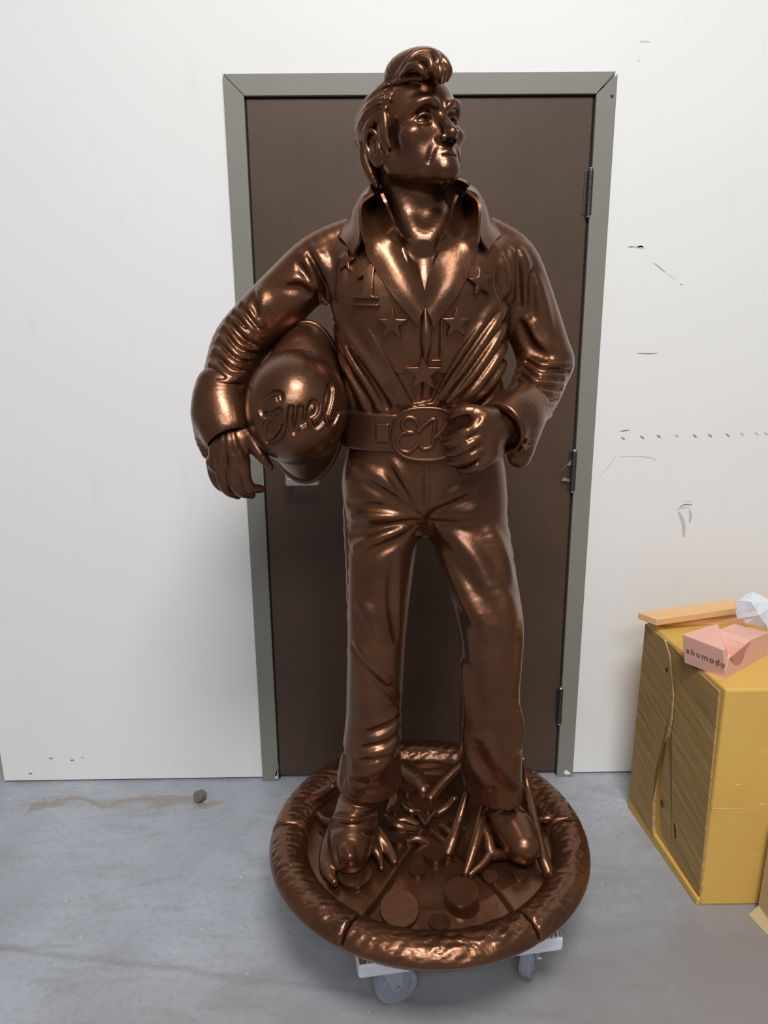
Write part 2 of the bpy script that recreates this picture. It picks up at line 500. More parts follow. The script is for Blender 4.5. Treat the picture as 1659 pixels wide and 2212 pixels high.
# wall_back: boards left, right and above the door opening (opening .508 half wide, 2.083 high)
HW, HT = .508, 2.083
bm = bmesh.new()
GAP = .008
for lo, hi in (((-1.354, 0, GAP), (-HW+.03, .11, ZT)), ((HW-.03, 0, GAP), (4.2, .11, ZT)), ((-HW+.03, 0, HT-.03), (HW-.03, .11, ZT))):
    box_bm(bm, lo, hi)
wall = link('wall_back', bm_mesh('wall_back', bm), M_WALL); wall['kind'] = 'structure'
plain('gap_shade_left', (-1.345, .03, 0), (-HW+.04, .10, GAP), M_DARK)  # near-black strips, left and right, colour in the shade of the gap under the boards
plain('gap_shade_right', (HW-.04, .03, 0), (4.2, .10, GAP), M_DARK)
plain('wall_left', (-4.2, .06, 0), (-1.354, .17, ZT), simple('tan_wall', srgb(176, 160, 148), .6))
# marks on the right-hand board
def scuff(pts, w, mat, n=3):
    q = spline(np.array(pts, float), n); q = np.array([P(x, y, -.0002) for x, y in q])
    d = np.gradient(q, axis=0); d /= np.maximum(np.linalg.norm(d, axis=1), 1e-6)[:, None]
    s = np.stack([-d[:, 2], 0*d[:, 0], d[:, 0]], 1)
    ww = w*mpp(q[0])*(.35+.65*np.sin(np.linspace(.25, 2.9, len(q))))[:, None]
    a = q+s*ww/2; b = q-s*ww/2; back = np.array([0, .002, 0])
    m = len(q); V = np.vstack([a, b, a+back, b+back]); F = []
    for i in range(m-1):
        F += [(i, i+1, m+i+1, m+i), (i, 2*m+i, 2*m+i+1, i+1), (m+i, m+i+1, 3*m+i+1, 3*m+i)]
    F += [(0, m, 3*m, 2*m), (m-1, 3*m-1+0, 4*m-1, 2*m-1)][:1]
    link('scuff_mark', mesh('scuff_mark', V, F), mat, wall)
scuff([(1376, 763), (1398, 764), (1421, 763)], 2.6, M_SCUFF)
scuff([(1340, 932), (1350, 930), (1360, 929)], 3.4, M_SCUFF)
for x, y, s, mt in ((1346, 947, 4, M_SCUFF), (1387, 945, 4, M_SCUFF), (1423, 943, 4.5, M_SCUFF), (1462, 942, 5, M_SCUFFL), (1501, 942, 4.5, M_SCUFF), (1534, 941, 4, M_SCUFF), (1572, 940, 4, M_SCUFF), (1603, 938, 4.5, M_SCUFFL), (1634, 937, 4.5, M_SCUFFL), (1655, 937, 4, M_SCUFFL)):
    scuff([(x-4, y-3), (x, y), (x+4, y+3)], s, mt)
scuff([(1412, 568), (1425, 578), (1437, 588)], 2.2, M_SCUFF)
scuff([(1439, 590), (1450, 597), (1461, 606)], 1.5, M_SCUFFL)
scuff([(1470, 614), (1472, 615), (1473, 616)], 3, M_SCUFF)
scuff([(1357, 534), (1364, 533), (1371, 534)], 3.0, M_SCUFF)
scuff([(1371, 534), (1384, 534), (1392, 535)], 6.5, M_SCUFFL)
scuff([(1377, 534), (1384, 532), (1389, 534)], 3.2, M_SCUFF)
scuff([(1382, 90), (1393, 90), (1404, 91)], 3.0, M_SCUFFL)
scuff([(1376, 131), (1384, 131)], 3, M_SCUFFL)
scuff([(1296, 1031), (1315, 1007), (1332, 984)], 1.3, M_SCUFFL)
scuff([(1340, 986), (1380, 986), (1410, 990), (1418, 996)], 2.5, M_SCUFFL)
scuff([(1468, 1095), (1480, 1090), (1496, 1091)], 3, M_SCUFF)
scuff([(1462, 1102), (1472, 1097), (1490, 1096)], 3, M_SCUFFL)
scuff([(1475, 1084), (1485, 1083), (1494, 1084)], 2, M_SCUFFL)
scuff([(1466, 1106), (1476, 1130), (1477, 1160)], 8, M_SCUFFL)
scuff([(1489, 1100), (1492, 1115), (1489, 1130)], 6, M_SCUFFL)
for x, y in ((66, 1672), (110, 1639), (156, 1643), (178, 1637)):
    scuff([(x-4, y), (x, y-1), (x+4, y)], 4, M_SCUFF if x < 160 else M_SCUFFL)
scuff([(378, 1643), (384, 1643)], 2.5, M_SCUFFL)
scuff([(412, 1649), (422, 1648)], 2, M_SCUFFL)

# door frame: three mitred channel pieces round the opening, standing 14 mm proud of the board
FR = empty('trim_1', (0, 0, 0), kind='structure')
FW, PR = .052, .014
def channel(name, outer, inner, gap=0.0):
    # prism of a mitred face piece; outer/inner: two points each (x, z)
    o0, o1 = outer; i0, i1 = inner
    bm = bmesh.new()
    lo = [(o0[0], .03, o0[1]), (o1[0], .03, o1[1]), (i1[0], .03, i1[1]), (i0[0], .03, i0[1])]
    hi = [(p[0], -PR, p[2]) for p in lo]
    hexa(bm, lo+hi, .0016, 2)
    return link(name, bm_mesh(name, bm), M_FRAME, FR, False)
e = .0008
channel('jamb', ((-HW, 0), (-HW, HT-e)), ((-HW+FW, 0), (-HW+FW, HT-FW-e)))
channel('jamb', ((HW, 0), (HW, HT-.006)), ((HW-FW, 0), (HW-FW, HT-FW-e)))
channel('frame_head', ((-HW+e, HT), (HW-.004, HT)), ((-HW+FW+e, HT-FW), (HW-FW-e, HT-FW)))
bm = bmesh.new()      # rebate lining behind the face
for sx_ in (-1, 1): box_bm(bm, (sx_*(HW-FW)-.004, .0, 0), (sx_*(HW-FW)+.004, .10, HT-FW))
box_bm(bm, (-HW+FW, 0, HT-FW-.004), (HW-FW, .10, HT-FW+.004))
box_bm(bm, (-HW, .07, 0), (HW, .10, HT))
link('rebate', bm_mesh('rebate', bm), M_DARK, FR)
bm = bmesh.new()
p = P(1322, 206, -PR); cyl_bm(bm, p+np.array([0, .002, 0]), p-np.array([0, .006, 0]), .0042, .003, 14, .001)
link('screw', bm_mesh('screw', bm), M_STEEL, FR)
bm = bmesh.new()
for pts in (((598, 1677), (602, 1650), (600, 1672), (593, 1680), (601, 1682)), ((1217, 1670), (1222, 1663), (1225, 1664), (1233, 1671), (1225, 1674))):
    vs2 = [bm.verts.new(tuple(P(x, y, -PR-.0004))) for x, y in pts]
    f = bm.faces.new(vs2); r = bmesh.ops.extrude_face_region(bm, geom=[f])
    bmesh.ops.translate(bm, verts=[q for q in r['geom'] if isinstance(q, bmesh.types.BMVert)], vec=(0, .001, 0))
link('paint_chip', bm_mesh('paint_chip', bm), M_CHIP, FR)
# strike and latch bolt on the left jamb
bm = bmesh.new(); z0 = P(573, 1058, -.004)[2]; z1 = P(570, 1010, -.004)[2]
xj = -HW+FW
box_bm(bm, (xj-.0035, -PR-.0012, z0), (xj+.0008, .02, z1), .0006)
link('strike_plate', bm_mesh('strike_plate', bm), M_SILVER, FR)

# door leaf
DR = empty('door_1', (0, .012, 0), kind='structure')
x0, x1 = -HW+FW+.004, HW-FW-.005
bm = bmesh.new(); box_bm(bm, (x0, -.002, .014), (x1, .042, HT-FW-.005), .0015)
link('door_leaf', bm_mesh('door_leaf', bm), M_DOOR, DR)
for py0, py1 in ((362, 470), (971, 1064), (1484, 1565)):
    za = P(1245, py0, -.012)[2]; zb = P(1245, py1, -.012)[2]
    xh = x1+.002
    hb = bmesh.new(); box_bm(hb, (x1-.012, -.005, zb+.006), (x1+.004, -.001, za-.006), .001)
    hg = link('hinge', bm_mesh('hinge', hb), M_HINGE, DR)
    nk = 5; L = (za-zb-.012)/nk
    for i in range(nk):
        kb = bmesh.new(); z = zb+.006+i*L
        cyl_bm(kb, (xh, -.012, z+.0005), (xh, -.012, z+L-.0005), .0078, None, 16, .0006)
        link('knuckle', bm_mesh('knuckle', kb), M_HINGE, hg, False)
    kb = bmesh.new()
    for s, z in ((-1, zb+.006), (1, za-.006)):
        cyl_bm(kb, (xh, -.012, z), (xh, -.012, z+s*.0035), .0045, None, 16)
        cyl_bm(kb, (xh, -.012, z+s*.0035), (xh, -.012, z+s*.0060), .0072, .0055, 16)
    link('pin', bm_mesh('pin', kb), M_SILVER, hg)
# torn bits of tape hanging by the middle hinge
M_TAPE = simple('torn_grey_tape', srgb(150, 142, 138), .35, var=.12, scale=80)
for pts in ([(1241, 980, .010), (1231, 997, .018), (1223, 1004, .030), (1214, 1017, .026), (1225, 1006, .020), (1232, 1005, .016), (1240, 1016, .008), (1241, 1000, .006)], [(1217, 1031, .028), (1236, 1036, .012), (1239, 1045, .006), (1230, 1041, .014), (1213, 1038, .030)]):
    bm = bmesh.new(); f_ = bm.faces.new([bm.verts.new(tuple(P(x, y, .010-d))) for x, y, d in pts]); bmesh.ops.triangulate(bm, faces=[f_])
    bmesh.ops.solidify(bm, geom=list(bm.faces), thickness=.0006)
    link('torn_tape', bm_mesh('torn_tape', bm), M_TAPE, DR)
# lever handle, partly behind the helmet: round rose with a lever pointing right
rc = P(627, 1021, -.01); bm = bmesh.new()
Mx = Matrix.Translation(Vector((rc[0], -.001+.012-.002, rc[2]))) @ Matrix.Rotation(math.pi/2, 4, 'X')
lathe_bm(bm, [(.0400, 0), (.0400, .004), (.035, .009), (.018, .011), (.012, .012)], 40, Mx)
rose = link('rose', bm_mesh('rose', bm), M_SILVER, DR, True)
bm = bmesh.new(); tip = P(690, 1040, -.045)
cyl_bm(bm, (rc[0], 0, rc[2]-.004), (rc[0], -.05, rc[2]-.004), .011, None, 20)
box_bm(bm, (rc[0]-.010, -.056, rc[2]-.030), (tip[0], -.042, rc[2]-.008), .005, 3)
link('lever', bm_mesh('lever', bm), M_SILVER, rose)
# ------------------------------------------------------------------ bronze
t = NT('bronze', .30, 0.85); v = t.coord()
a = t.noise(v, 9, 5, .6); b = t.noise(v, 60, 3, .6)
c = t.mix(t.ramp(a, [(.3, (0, 0, 0)), (.7, (1, 1, 1))]), srgb(96, 63, 45), srgb(122, 81, 54))
c = t.mix(t.math('MULTIPLY', b, .30), c, srgb(100, 70, 52))
t.color(c)
t.rough(t.math('ADD', .24, t.math('MULTIPLY', a, .16)))
t.b.inputs['Coat Weight'].default_value = .25; t.b.inputs['Coat Roughness'].default_value = .15
t.bump(t.math('ADD', b, t.math('MULTIPLY', t.noise(v, 170, 2), .4)), .16, .0035)
M_BRONZE = t.m

ST = empty('bronze_statue', tuple(PZ(930, 1850, .165)), 'bronze coloured statue of a standing man in a flared jumpsuit holding a helmet under his arm', 'statue')
def tb(rows, n=4, sq=None):
    p = [P(x, y, d) for x, y, d, r in rows]
    return tube(p, [r*mpp(q) for (x, y, d, r), q in zip(rows, p)], n, sq)
def torso(rows, e=2.3):
    out = []
    for y, xl, xr, yc, b in rows:
        p = P((xl+xr)/2, y, yc); s = mpp(p)
        out.append((p[2], p[0], yc, (xr-xl)/2*s, b))
    return loft(out, e)

# ---- jumpsuit: the clothed body
YB = -.600
suit = [
 ('+', torso([(458, 890, 945, YB+.01, .020), (478, 846, 990, YB+.005, .056), (500, 798, 1040, YB, .080), (540, 722, 1102, YB, .098), (600, 708, 1104, YB-.004, .116), (660, 712, 1097, YB-.006, .122),
              (720, 722, 1093, YB-.006, .120), (800, 738, 1089, YB-.004, .110), (870, 752, 1086, YB, .104), (930, 753, 1083, YB, .104),
              (1000, 748, 1081, YB, .108), (1050, 747, 1082, YB+.002, .106), (1090, 762, 1076, YB+.005, .095), (1125, 810, 1030, YB+.005, .060), (1145, 880, 960, YB+.005, .03)], 2.4), 0),
 # shoulders and arms
 ('+', tb([(820, 500, -.585, 42), (750, 522, -.585, 46), (690, 562, -.585, 56), (628, 630, -.58, 63), (566, 690, -.575, 62), (520, 740, -.585, 59), (500, 790, -.615, 55), (487, 842, -.65, 52), (482, 880, -.668, 50)], 4), .035),
 ('+', tb([(1010, 500, -.585, 42), (1060, 520, -.585, 46), (1105, 562, -.585, 54), (1135, 640, -.58, 57), (1158, 710, -.575, 57), (1178, 782, -.58, 58)], 4), .035),
 ('+', tb([(1180, 785, -.58, 56), (1158, 842, -.625, 55), (1125, 892, -.685, 54), (1100, 915, -.72, 52)], 4), .012),
 # legs
 ('+', tb([(832, 1040, -.600, 84), (828, 1120, -.605, 81), (823, 1200, -.615, 74), (818, 1290, -.630, 68), (814, 1385, -.640, 63), (810, 1482, -.630, 61), (807, 1550, -.620, 60), (801, 1630, -.610, 64), (796, 1700, -.605, 71), (794, 1760, -.605, 73)], 3), .030),
 ('+', tb([(1000, 1040, -.600, 84), (1010, 1120, -.612, 84), (1028, 1210, -.640, 80), (1048, 1290, -.675, 74), (1061, 1360, -.695, 70), (1061, 1430, -.685, 66), (1058, 1500, -.665, 64), (1060, 1570, -.650, 67), (1061, 1640, -.642, 66), (1065, 1700, -.640, 62), (1066, 1760, -.640, 62)], 3), .030),
 ]
# hems
pR, pL = P(795, 1722, -.66), P(1066, 1738, -.69)
lowcut = lambda X: np.where(X[:, 0] < (pR[0]+pL[0])/2, pR[2]-X[:, 2]+(X[:, 1]+.66)*.10, pL[2]-X[:, 2]+(X[:, 1]+.69)*.05-(X[:, 0]-pL[0])*.25)
suit += [('i', lowcut, .004)]
# trouser legs are open at the bottom
suit += [('-', tb([(799, 1660, -.607, 40), (795, 1700, -.605, 64), (794, 1770, -.605, 66)], 3), .006),
         ('-', tb([(1063, 1670, -.642, 36), (1066, 1705, -.640, 54), (1066, 1770, -.640, 55)], 3), .006)]
# neck opening
suit += [('-', tb([(905, 430, -.60, 60), (908, 480, -.640, 60), (912, 530, -.700, 36), (915, 600, -.716, 22), (918, 655, -.724, 9)], 3), .006)]
SUIT = suit
# ---- head, neck and hands: one continuous figure inside the suit
HS = 1.08
HY, HP, HR = math.radians(33.5), math.radians(12), math.radians(-1)     # turned to the viewer's right, chin slightly raised
_hm = (Matrix.Rotation(HR, 3, 'Y') @ Matrix.Rotation(HY+math.pi, 3, 'Z') @ Matrix.Rotation(HP, 3, 'X'))
HM = np.array(_hm)                                                     # columns: local x, y (face), z
# local frame: y is where the face looks; after the half turn x points to the viewer's left
_c = P(889, 297, -.605)
HC = np.array([_c[0], -.605, _c[2]])
def hl(p): return HC+HM@(np.asarray(p, float)*HS)
def hw(f):  # sdf written in local head coordinates -> world
    g = lambda X: f(((X-HC)@HM)/HS)*HS
    g.lip = getattr(f, 'lip', 1.7)
    return g
def both(fn): return [fn(1), fn(-1)]
head_l = [
 ('+', ellip((0, -.006, .027), (.0715, .087, .062)), 0),
 ('+', ellip((0, .030, -.032), (.0515, .058, .070)), .02),
 ('+', ellip((0, .036, .034), (.062, .056, .058)), .02)]
for s in (1, -1):
    head_l += [('+', tube([(s*.057, .002, -.036), (s*.049, .018, -.062), (s*.027, .054, -.077), (s*.008, .080, -.0840)], [.015, .016, .0155, .016]), .03),
               ('+', ellip((s*.045, .058, -.022), (.022, .024, .018)), .022),
               ('+', ellip((s*.033, .054, -.054), (.018, .023, .027)), .02)]
head_l += [('+', ellip((0, .087, -.0865), (.0160, .012, .012)), .016),
           ('+', ellip((0, .074, -.060), (.028, .022, .026)), .016)]
for s in (1, -1):
    head_l += [('+', tube([(s*.057, .053, .010), (s*.040, .0815, .022), (s*.017, .091, .017)], [.0065, .0112, .0108]), .012),
               ('-', ellip((s*.0305, .102, .000), (.0190, .0275, .0140)), .012)]
head_l += [('+', tube([(0, .080, .010), (0, .097, -.010), (0, .1095, -.031)], [.0085, .0088, .0090]), .012),
           ('+', ellip((0, .1110, -.0350), (.0092, .0098, .0086)), .008)]
for s in (1, -1):
    head_l += [('+', ellip((s*.0130, .0965, -.0390), (.0080, .0110, .0080)), .006),
               ('-', tube([(s*.0065, .108, -.046), (s*.0085, .098, -.043)], [.0030, .0042]), .003),
               ('+', ball((s*.0305, .0668, -.002), .0128), .002),
               ('+', tube([(s*.0145, .0790, -.004), (s*.022, .0838, .0040), (s*.031, .0838, .0056), (s*.040, .0788, .0032), (s*.0455, .0710, -.004)], [.0016, .0028, .0031, .0028, .0018]), .003),
               ('+', tube([(s*.0150, .0790, -.005), (s*.024, .0808, -.0085), (s*.033, .0798, -.0092), (s*.042, .0745, -.0072), (s*.0445, .0715, -.005)], [.0014, .0022, .0024, .0022, .0014]), .004),
               ('-', tube([(s*.018, .0915, .0110), (s*.031, .0925, .0125), (s*.044, .0830, .0090)], [.0015, .0024, .0015]), .005),
               ('-', tube([(s*.018, .090, -.016), (s*.030, .0865, -.019), (s*.040, .080, -.016)], [.0012, .0020, .0012]), .006),
               # brows
               ('+', tube([(s*.012, .0980, .0170), (s*.024, .0985, .0250), (s*.040, .0885, .0215), (s*.056, .0650, .0080)], [.0026, .0034, .0030, .0014]), .008),
               ('-', tube([(s*.0185, .0985, -.0400), (s*.0270, .0900, -.052), (s*.0325, .0810, -.070)], [.0010, .0015, .0008]), .010)]
head_l += [('+', tube([(-.025, .0800, -.0655), (-.014, .0910, -.0630), (-.005, .0965, -.0600), (0, .0965, -.0612), (.005, .0965, -.0600), (.014, .0910, -.0630), (.025, .0800, -.0655)], [.0016, .0036, .0044, .0042, .0044, .0036, .0016]), .004),
           ('+', tube([(-.021, .0825, -.0690), (-.010, .0925, -.0725), (0, .0945, -.0735), (.010, .0925, -.0725), (.021, .0825, -.0690)], [.0022, .0048, .0056, .0048, .0022]), .004),
           ('-', tube([(-.026, .0815, -.0662), (-.014, .0955, -.0665), (0, .1000, -.0670), (.014, .0955, -.0665), (.026, .0815, -.0662)], [.0014, .0014, .0014, .0014, .0014]), .0025),
           ('-', tube([(-.012, .094, -.0775), (0, .0965, -.0780), (.012, .094, -.0775)], [.0014, .0026, .0014]), .008),
           ('-', tube([(0, .1010, -.048), (0, .1005, -.056)], [.0022, .0026]), .004),
           ('-', tube([(-.004, .1000, .020), (-.006, .0975, .034)], [.0016, .0008]), .004), ('-', tube([(.004, .1000, .020), (.005, .0975, .032)], [.0016, .0008]), .004)]
for s in (1, -1):       # ears
    e_ = lambda x, y, z: (s*x, y, z-.008)
    head_l += [('+', ellip(e_(.0735, -.010, -.012), (.0075, .0165, .030)), .006),
               ('+', tube([e_(.074, .004, -.002), e_(.080, -.002, .014), e_(.0835, -.016, .016), e_(.0835, -.026, .002), e_(.079, -.022, -.022), e_(.075, -.010, -.040), e_(.0715, .000, -.040)], [.003, .0038, .0042, .0042, .0040, .0056, .004]), .003),
               ('-', ellip(e_(.082, -.009, -.010), (.0075, .0085, .0145)), .003),
               ('+', tube([e_(.076, .003, -.008), e_(.077, .003, -.018)], [.0035, .0035]), .003)]
HEAD = [('+', hw(solid(head_l)), 0)]
# one call per feature keeps the culling sharp
HEAD = [(k_, hw(f_), r_*HS) for k_, f_, r_ in head_l]

nk0 = hl((0, -.022, -.045)); 
CHEST = torso([(420, 722, 1102, YB, .095), (470, 722, 1102, YB, .096), (540, 722, 1102, YB, .098), (600, 708, 1104, YB-.004, .116), (660, 712, 1097, YB-.006, .122), (720, 722, 1093, YB-.006, .120), (800, 738, 1089, YB-.004, .110)], 2.4)
neck = [('+', tube([nk0, P(896, 420, -.600), P(902, 455, -.596), P(906, 490, -.596), P(908, 540, -.60)], [.062, .0590, .0595, .062, .070], 4), .03),
        ('+', lambda X, z0=P(908, 500, -.66)[2]: -smin(-(CHEST(X)+.0045), -(X[:, 2]-z0), .11), .060)]
tend = folds(neck, [('+', [(856, 420), (872, 462), (892, 500), (910, 532)], .011, .0065, .030), ('+', [(976, 432), (960, 468), (940, 502), (921, 532)], .011, .0065, .030),
                    ('-', [(915, 545), (917, 600), (918, 645)], .012, .003, .03)])
# ---- hands (photo pixel, depth, radius in pixels)
hR = [('+', tb([(492, 885, -.665, 36), (497, 925, -.690, 37), (499, 955, -.705, 38)], 3), 0),
      ('+', tb([(478, 955, -.705, 27), (474, 985, -.715, 24), (470, 1003, -.720, 19)], 3), .012),
      ('+', tb([(513, 955, -.712, 29), (513, 985, -.724, 25), (512, 1003, -.728, 19)], 3), .012),
      ('+', tb([(525, 1000, -.728, 15.5), (530, 1034, -.728, 13.5), (541, 1053, -.720, 12), (563, 1056, -.706, 9)], 3), .010),
      ('+', tb([(500, 1010, -.728, 15.5), (506, 1042, -.726, 13.5), (521, 1062, -.715, 12), (543, 1069, -.700, 9)], 3), .007),
      ('+', tb([(477, 1008, -.722, 15), (482, 1040, -.716, 13), (493, 1060, -.704, 11.5), (513, 1070, -.690, 9)], 3), .007),
      ('+', tb([(458, 998, -.712, 13.5), (462, 1026, -.704, 11.5), (472, 1047, -.694, 10), (490, 1060, -.682, 8)], 3), .007),
      ('+', tb([(522, 925, -.705, 18), (545, 950, -.724, 16.5), (563, 982, -.738, 13.5), (583, 1008, -.742, 8.5)], 3), .012),
      ('+', tb([(520, 960, -.718, 12), (543, 962, -.726, 9), (552, 975, -.730, 6)], 3), .012)]
hR += folds(hR[:6], [('+', L, .0045, .0024, .007) for L in (((500, 925), (508, 960), (524, 998)), ((490, 925), (494, 965), (500, 1004)), ((480, 930), (478, 970), (476, 1000)))]+[('-', L, .004, .0022, .008) for L in (((512, 975), (514, 1002)), ((488, 985), (488, 1008)), ((467, 985), (466, 1004)))])
hL = [('+', tb([(1098, 918, -.722, 34), (1072, 930, -.765, 36), (1050, 944, -.790, 36)], 3), 0),
      ('+', tb([(1062, 900, -.775, 20), (1044, 905, -.795, 22), (1036, 922, -.802, 22)], 3), .014),
      ('+', tb([(1066, 975, -.775, 24), (1054, 978, -.792, 24), (1046, 985, -.796, 20)], 3), .014),
      # thumb hooked over the belt
      ('+', tb([(1060, 900, -.775, 18), (1028, 890, -.790, 16), (1000, 889, -.790, 14), (980, 896, -.776, 12), (974, 908, -.752, 10)], 3), .010),
      # fingers curled under the buckle
      ('+', tb([(1034, 918, -.806, 16.5), (1010, 932, -.818, 15), (988, 947, -.812, 13), (968, 955, -.795, 11), (962, 953, -.780, 9)], 3), .008),
      ('+', tb([(1036, 945, -.806, 16.5), (1012, 960, -.820, 15), (988, 974, -.810, 13), (970, 978, -.792, 11), (966, 974, -.776, 9)], 3), .006),
      ('+', tb([(1042, 970, -.802, 16), (1018, 984, -.814, 14.5), (994, 995, -.804, 13), (976, 998, -.786, 11), (972, 992, -.770, 9)], 3), .006),
      ('+', tb([(1050, 992, -.792, 14.5), (1030, 1006, -.800, 13), (1010, 1014, -.792, 11.5), (994, 1014, -.776, 9.5)], 3), .006),
      ('-', tb([(1012, 908, -.835, 9), (1004, 914, -.80, 12), (994, 922, -.77, 12)], 3), .008)]
hL += folds(hL[:8], [('-', L, .004, .0018, .008) for L in (((1034, 905), (1022, 926)), ((1034, 934), (1014, 946)), ((1040, 960), (1018, 972)), ((1048, 984), (1030, 994)))])
core = [('+', tb([(840, 560, -.60, 30), (690, 562, -.585, 24), (628, 630, -.58, 24), (520, 740, -.585, 24), (487, 842, -.65, 24), (492, 885, -.665, 30)], 3), .01),
        ('+', tb([(990, 560, -.60, 30), (1105, 562, -.585, 24), (1135, 640, -.58, 24), (1178, 782, -.58, 24), (1125, 892, -.685, 24), (1098, 918, -.722, 30)], 3), .01)]
FIG = neck+tend+core+[(HEAD[0][0], HEAD[0][1], .014)]+HEAD[1:]+hR+hL
# ---- folds of the cloth, laid on the smooth body
BODY = list(SUIT)
fs = []
def R(px, w=.011, h=.0065, k=.016): fs.append(('+', px, w, h, k))
def G(px, w=.009, h=.0060, k=.014): fs.append(('-', px, w, h, k))
# jacket, viewer's left side: drapery from the armpit down to the belt
R([(716, 650), (742, 712), (790, 785), (852, 868)], .012, .008)
G([(722, 690), (760, 762), (806, 830), (836, 878)], .008, .008)
R([(726, 700), (756, 775), (796, 842), (818, 880)], .010, .007)
G([(730, 745), (762, 812), (790, 862), (800, 882)])
R([(736, 770), (758, 820), (780, 862), (790, 884)], .010, .006)
G([(742, 800), (756, 840), (768, 880)])
R([(745, 830), (755, 862), (762, 886)], .009, .005)
R([(700, 560), (712, 600), (722, 640)], .012, .007); G([(692, 588), (704, 622), (712, 660)], .009, .007)
R([(742, 560), (738, 600), (732, 640)], .007, .003)
# jacket, viewer's right side
for i, (a_, b_, c_, d_) in enumerate((((1094, 630), (1050, 690), (1000, 765), (945, 845)), ((1094, 668), (1052, 730), (1004, 800), (955, 862)), ((1093, 706), (1055, 768), (1012, 828), (972, 868)),
                         ((1093, 748), (1060, 800), (1025, 845), (990, 872)), ((1092, 785), (1066, 825), (1036, 858), (1010, 876)))):
    R([a_, b_, c_, d_], .010, .0065); G([(x+2, y+19) for x, y in (a_, b_, c_, d_)], .0075, .0065)
R([(1086, 560), (1092, 590), (1097, 622)], .008, .006); G([(1078, 590), (1082, 620), (1088, 650)], .007, .005)
R([(1105, 545), (1110, 590), (1112, 640)], .007, .005); G([(1116, 560), (1121, 610), (1122, 660)], .007, .005)
R([(1128, 545), (1138, 590), (1140, 650)], .008, .005); G([(1146, 590), (1150, 640), (1148, 700)], .007, .004)
R([(1160, 600), (1176, 660), (1190, 720)], .009, .004); R([(1140, 690), (1160, 735), (1190, 752)], .012, .007); G([(1130, 705), (1146, 745), (1180, 772)], .010, .007)
# viewer's left sleeve: shoulder creases, then rings gathered at the elbow
R([(680, 535), (694, 575), (704, 612)], .010, .007); G([(668, 552), (684, 590), (700, 640)], .008, .007)
R([(655, 552), (676, 600), (700, 655)], .009, .006); G([(648, 575), (664, 610), (690, 650)], .008, .006)
R([(612, 610), (640, 604), (668, 620), (676, 640)], .010, .006); G([(622, 622), (646, 624), (664, 634)], .009, .006)
R([(560, 625), (566, 660), (558, 690)], .014, .007); G([(548, 640), (552, 680), (545, 700)], .007, .004)
for k_, (a_, b_, c_) in enumerate((((528, 660), (548, 690), (566, 706)), ((512, 676), (536, 706), (562, 726)), ((500, 694), (526, 724), (560, 742)), ((490, 712), (515, 744), (556, 756)),
                      ((480, 738), (508, 766), (545, 774)), ((470, 765), (500, 790), (536, 795)), ((462, 792), (492, 812), (528, 812)))):
    j_ = math.sin(k_*2.3)*4; w_ = .0075+.0015*math.sin(k_*1.7); a_ = (a_[0]-9, a_[1]-9+j_*.5); R([a_, (b_[0], b_[1]+j_), c_], w_, .0055, .012); G([(a_[0]+3, a_[1]+11), (b_[0]+1, b_[1]+11+j_*.6), (c_[0]-8, c_[1]+9)], .0055, .0050, .010)
R([(446, 812), (478, 826), (520, 822)], .0065, .004, .008); G([(440, 826), (478, 838), (524, 832)], .005, .004, .008)
# viewer's right sleeve: rings from the elbow to the cuff
for a_, b_, c_ in (((1128, 772), (1170, 790), (1230, 790)), ((1120, 785), (1166, 806), (1232, 812)), ((1114, 800), (1160, 826), (1230, 834)), ((1108, 815), (1156, 846), (1222, 856)),
                   ((1104, 830), (1150, 866), (1212, 878)), ((1102, 846), (1146, 884), (1200, 900)), ((1100, 862), (1142, 900), (1190, 922))):
    j_ = math.sin(a_[1]*.13)*4; R([a_, (b_[0], b_[1]+j_), (c_[0]+4, c_[1])], .0075+.0015*math.sin(a_[1]*.2), .0052, .012); G([(a_[0]+10, a_[1]+9), (b_[0]-1, b_[1]+11+j_), (c_[0]-1, c_[1]+11)], .0055, .0050, .010)
# trousers: pull lines round the crotch, knee bags, gathered hems
R([(752, 1118), (800, 1112), (850, 1112), (890, 1116)], .013, .008); G([(755, 1090), (800, 1096), (850, 1100), (900, 1116)], .010, .006)
G([(757, 1160), (805, 1148), (850, 1138), (898, 1126)], .010, .008); R([(765, 1185), (815, 1165), (860, 1150), (890, 1142)], .011, .006)
G([(770, 1215), (820, 1190), (860, 1168), (896, 1136)], .009, .005)
R([(760, 1000), (800, 1020), (845, 1050), (885, 1085)], .010, .005); G([(772, 1035), (820, 1062), (870, 1092), (900, 1112)], .009, .005)
R([(850, 1000), (870, 1030), (892, 1075)], .008, .004); G([(836, 1005), (862, 1050), (890, 1095)], .008, .004)
G([(925, 1122), (960, 1098), (1000, 1078), (1050, 1050)], .010, .008); R([(950, 1088), (985, 1065), (1030, 1045)], .011, .006)
R([(965, 1116), (1010, 1108), (1045, 1098)], .013, .006); G([(930, 1126), (975, 1134), (1030, 1140), (1070, 1150)], .009, .005)
R([(945, 1140), (985, 1168), (1030, 1215), (1065, 1280)], .014, .007); G([(930, 1130), (962, 1185), (1000, 1240), (1040, 1305)], .010, .008)
R([(960, 1200), (990, 1262), (1030, 1330), (1060, 1370)], .013, .006); G([(966, 1240), (992, 1310), (1020, 1370), (1032, 1420)], .011, .009)
R([(1075, 1255), (1095, 1310), (1105, 1370)], .018, .007)
R([(1062, 1150), (1085, 1200), (1098, 1250)], .014, .006); G([(1085, 1170), (1100, 1210), (1108, 1250)], .007, .004)
G([(1050, 1462), (1085, 1470), (1118, 1440)], .009, .004)
R([(1000, 1440), (1012, 1520), (1012, 1600)], .012, .007); G([(1020, 1440), (1034, 1520), (1036, 1590)], .010, .006)
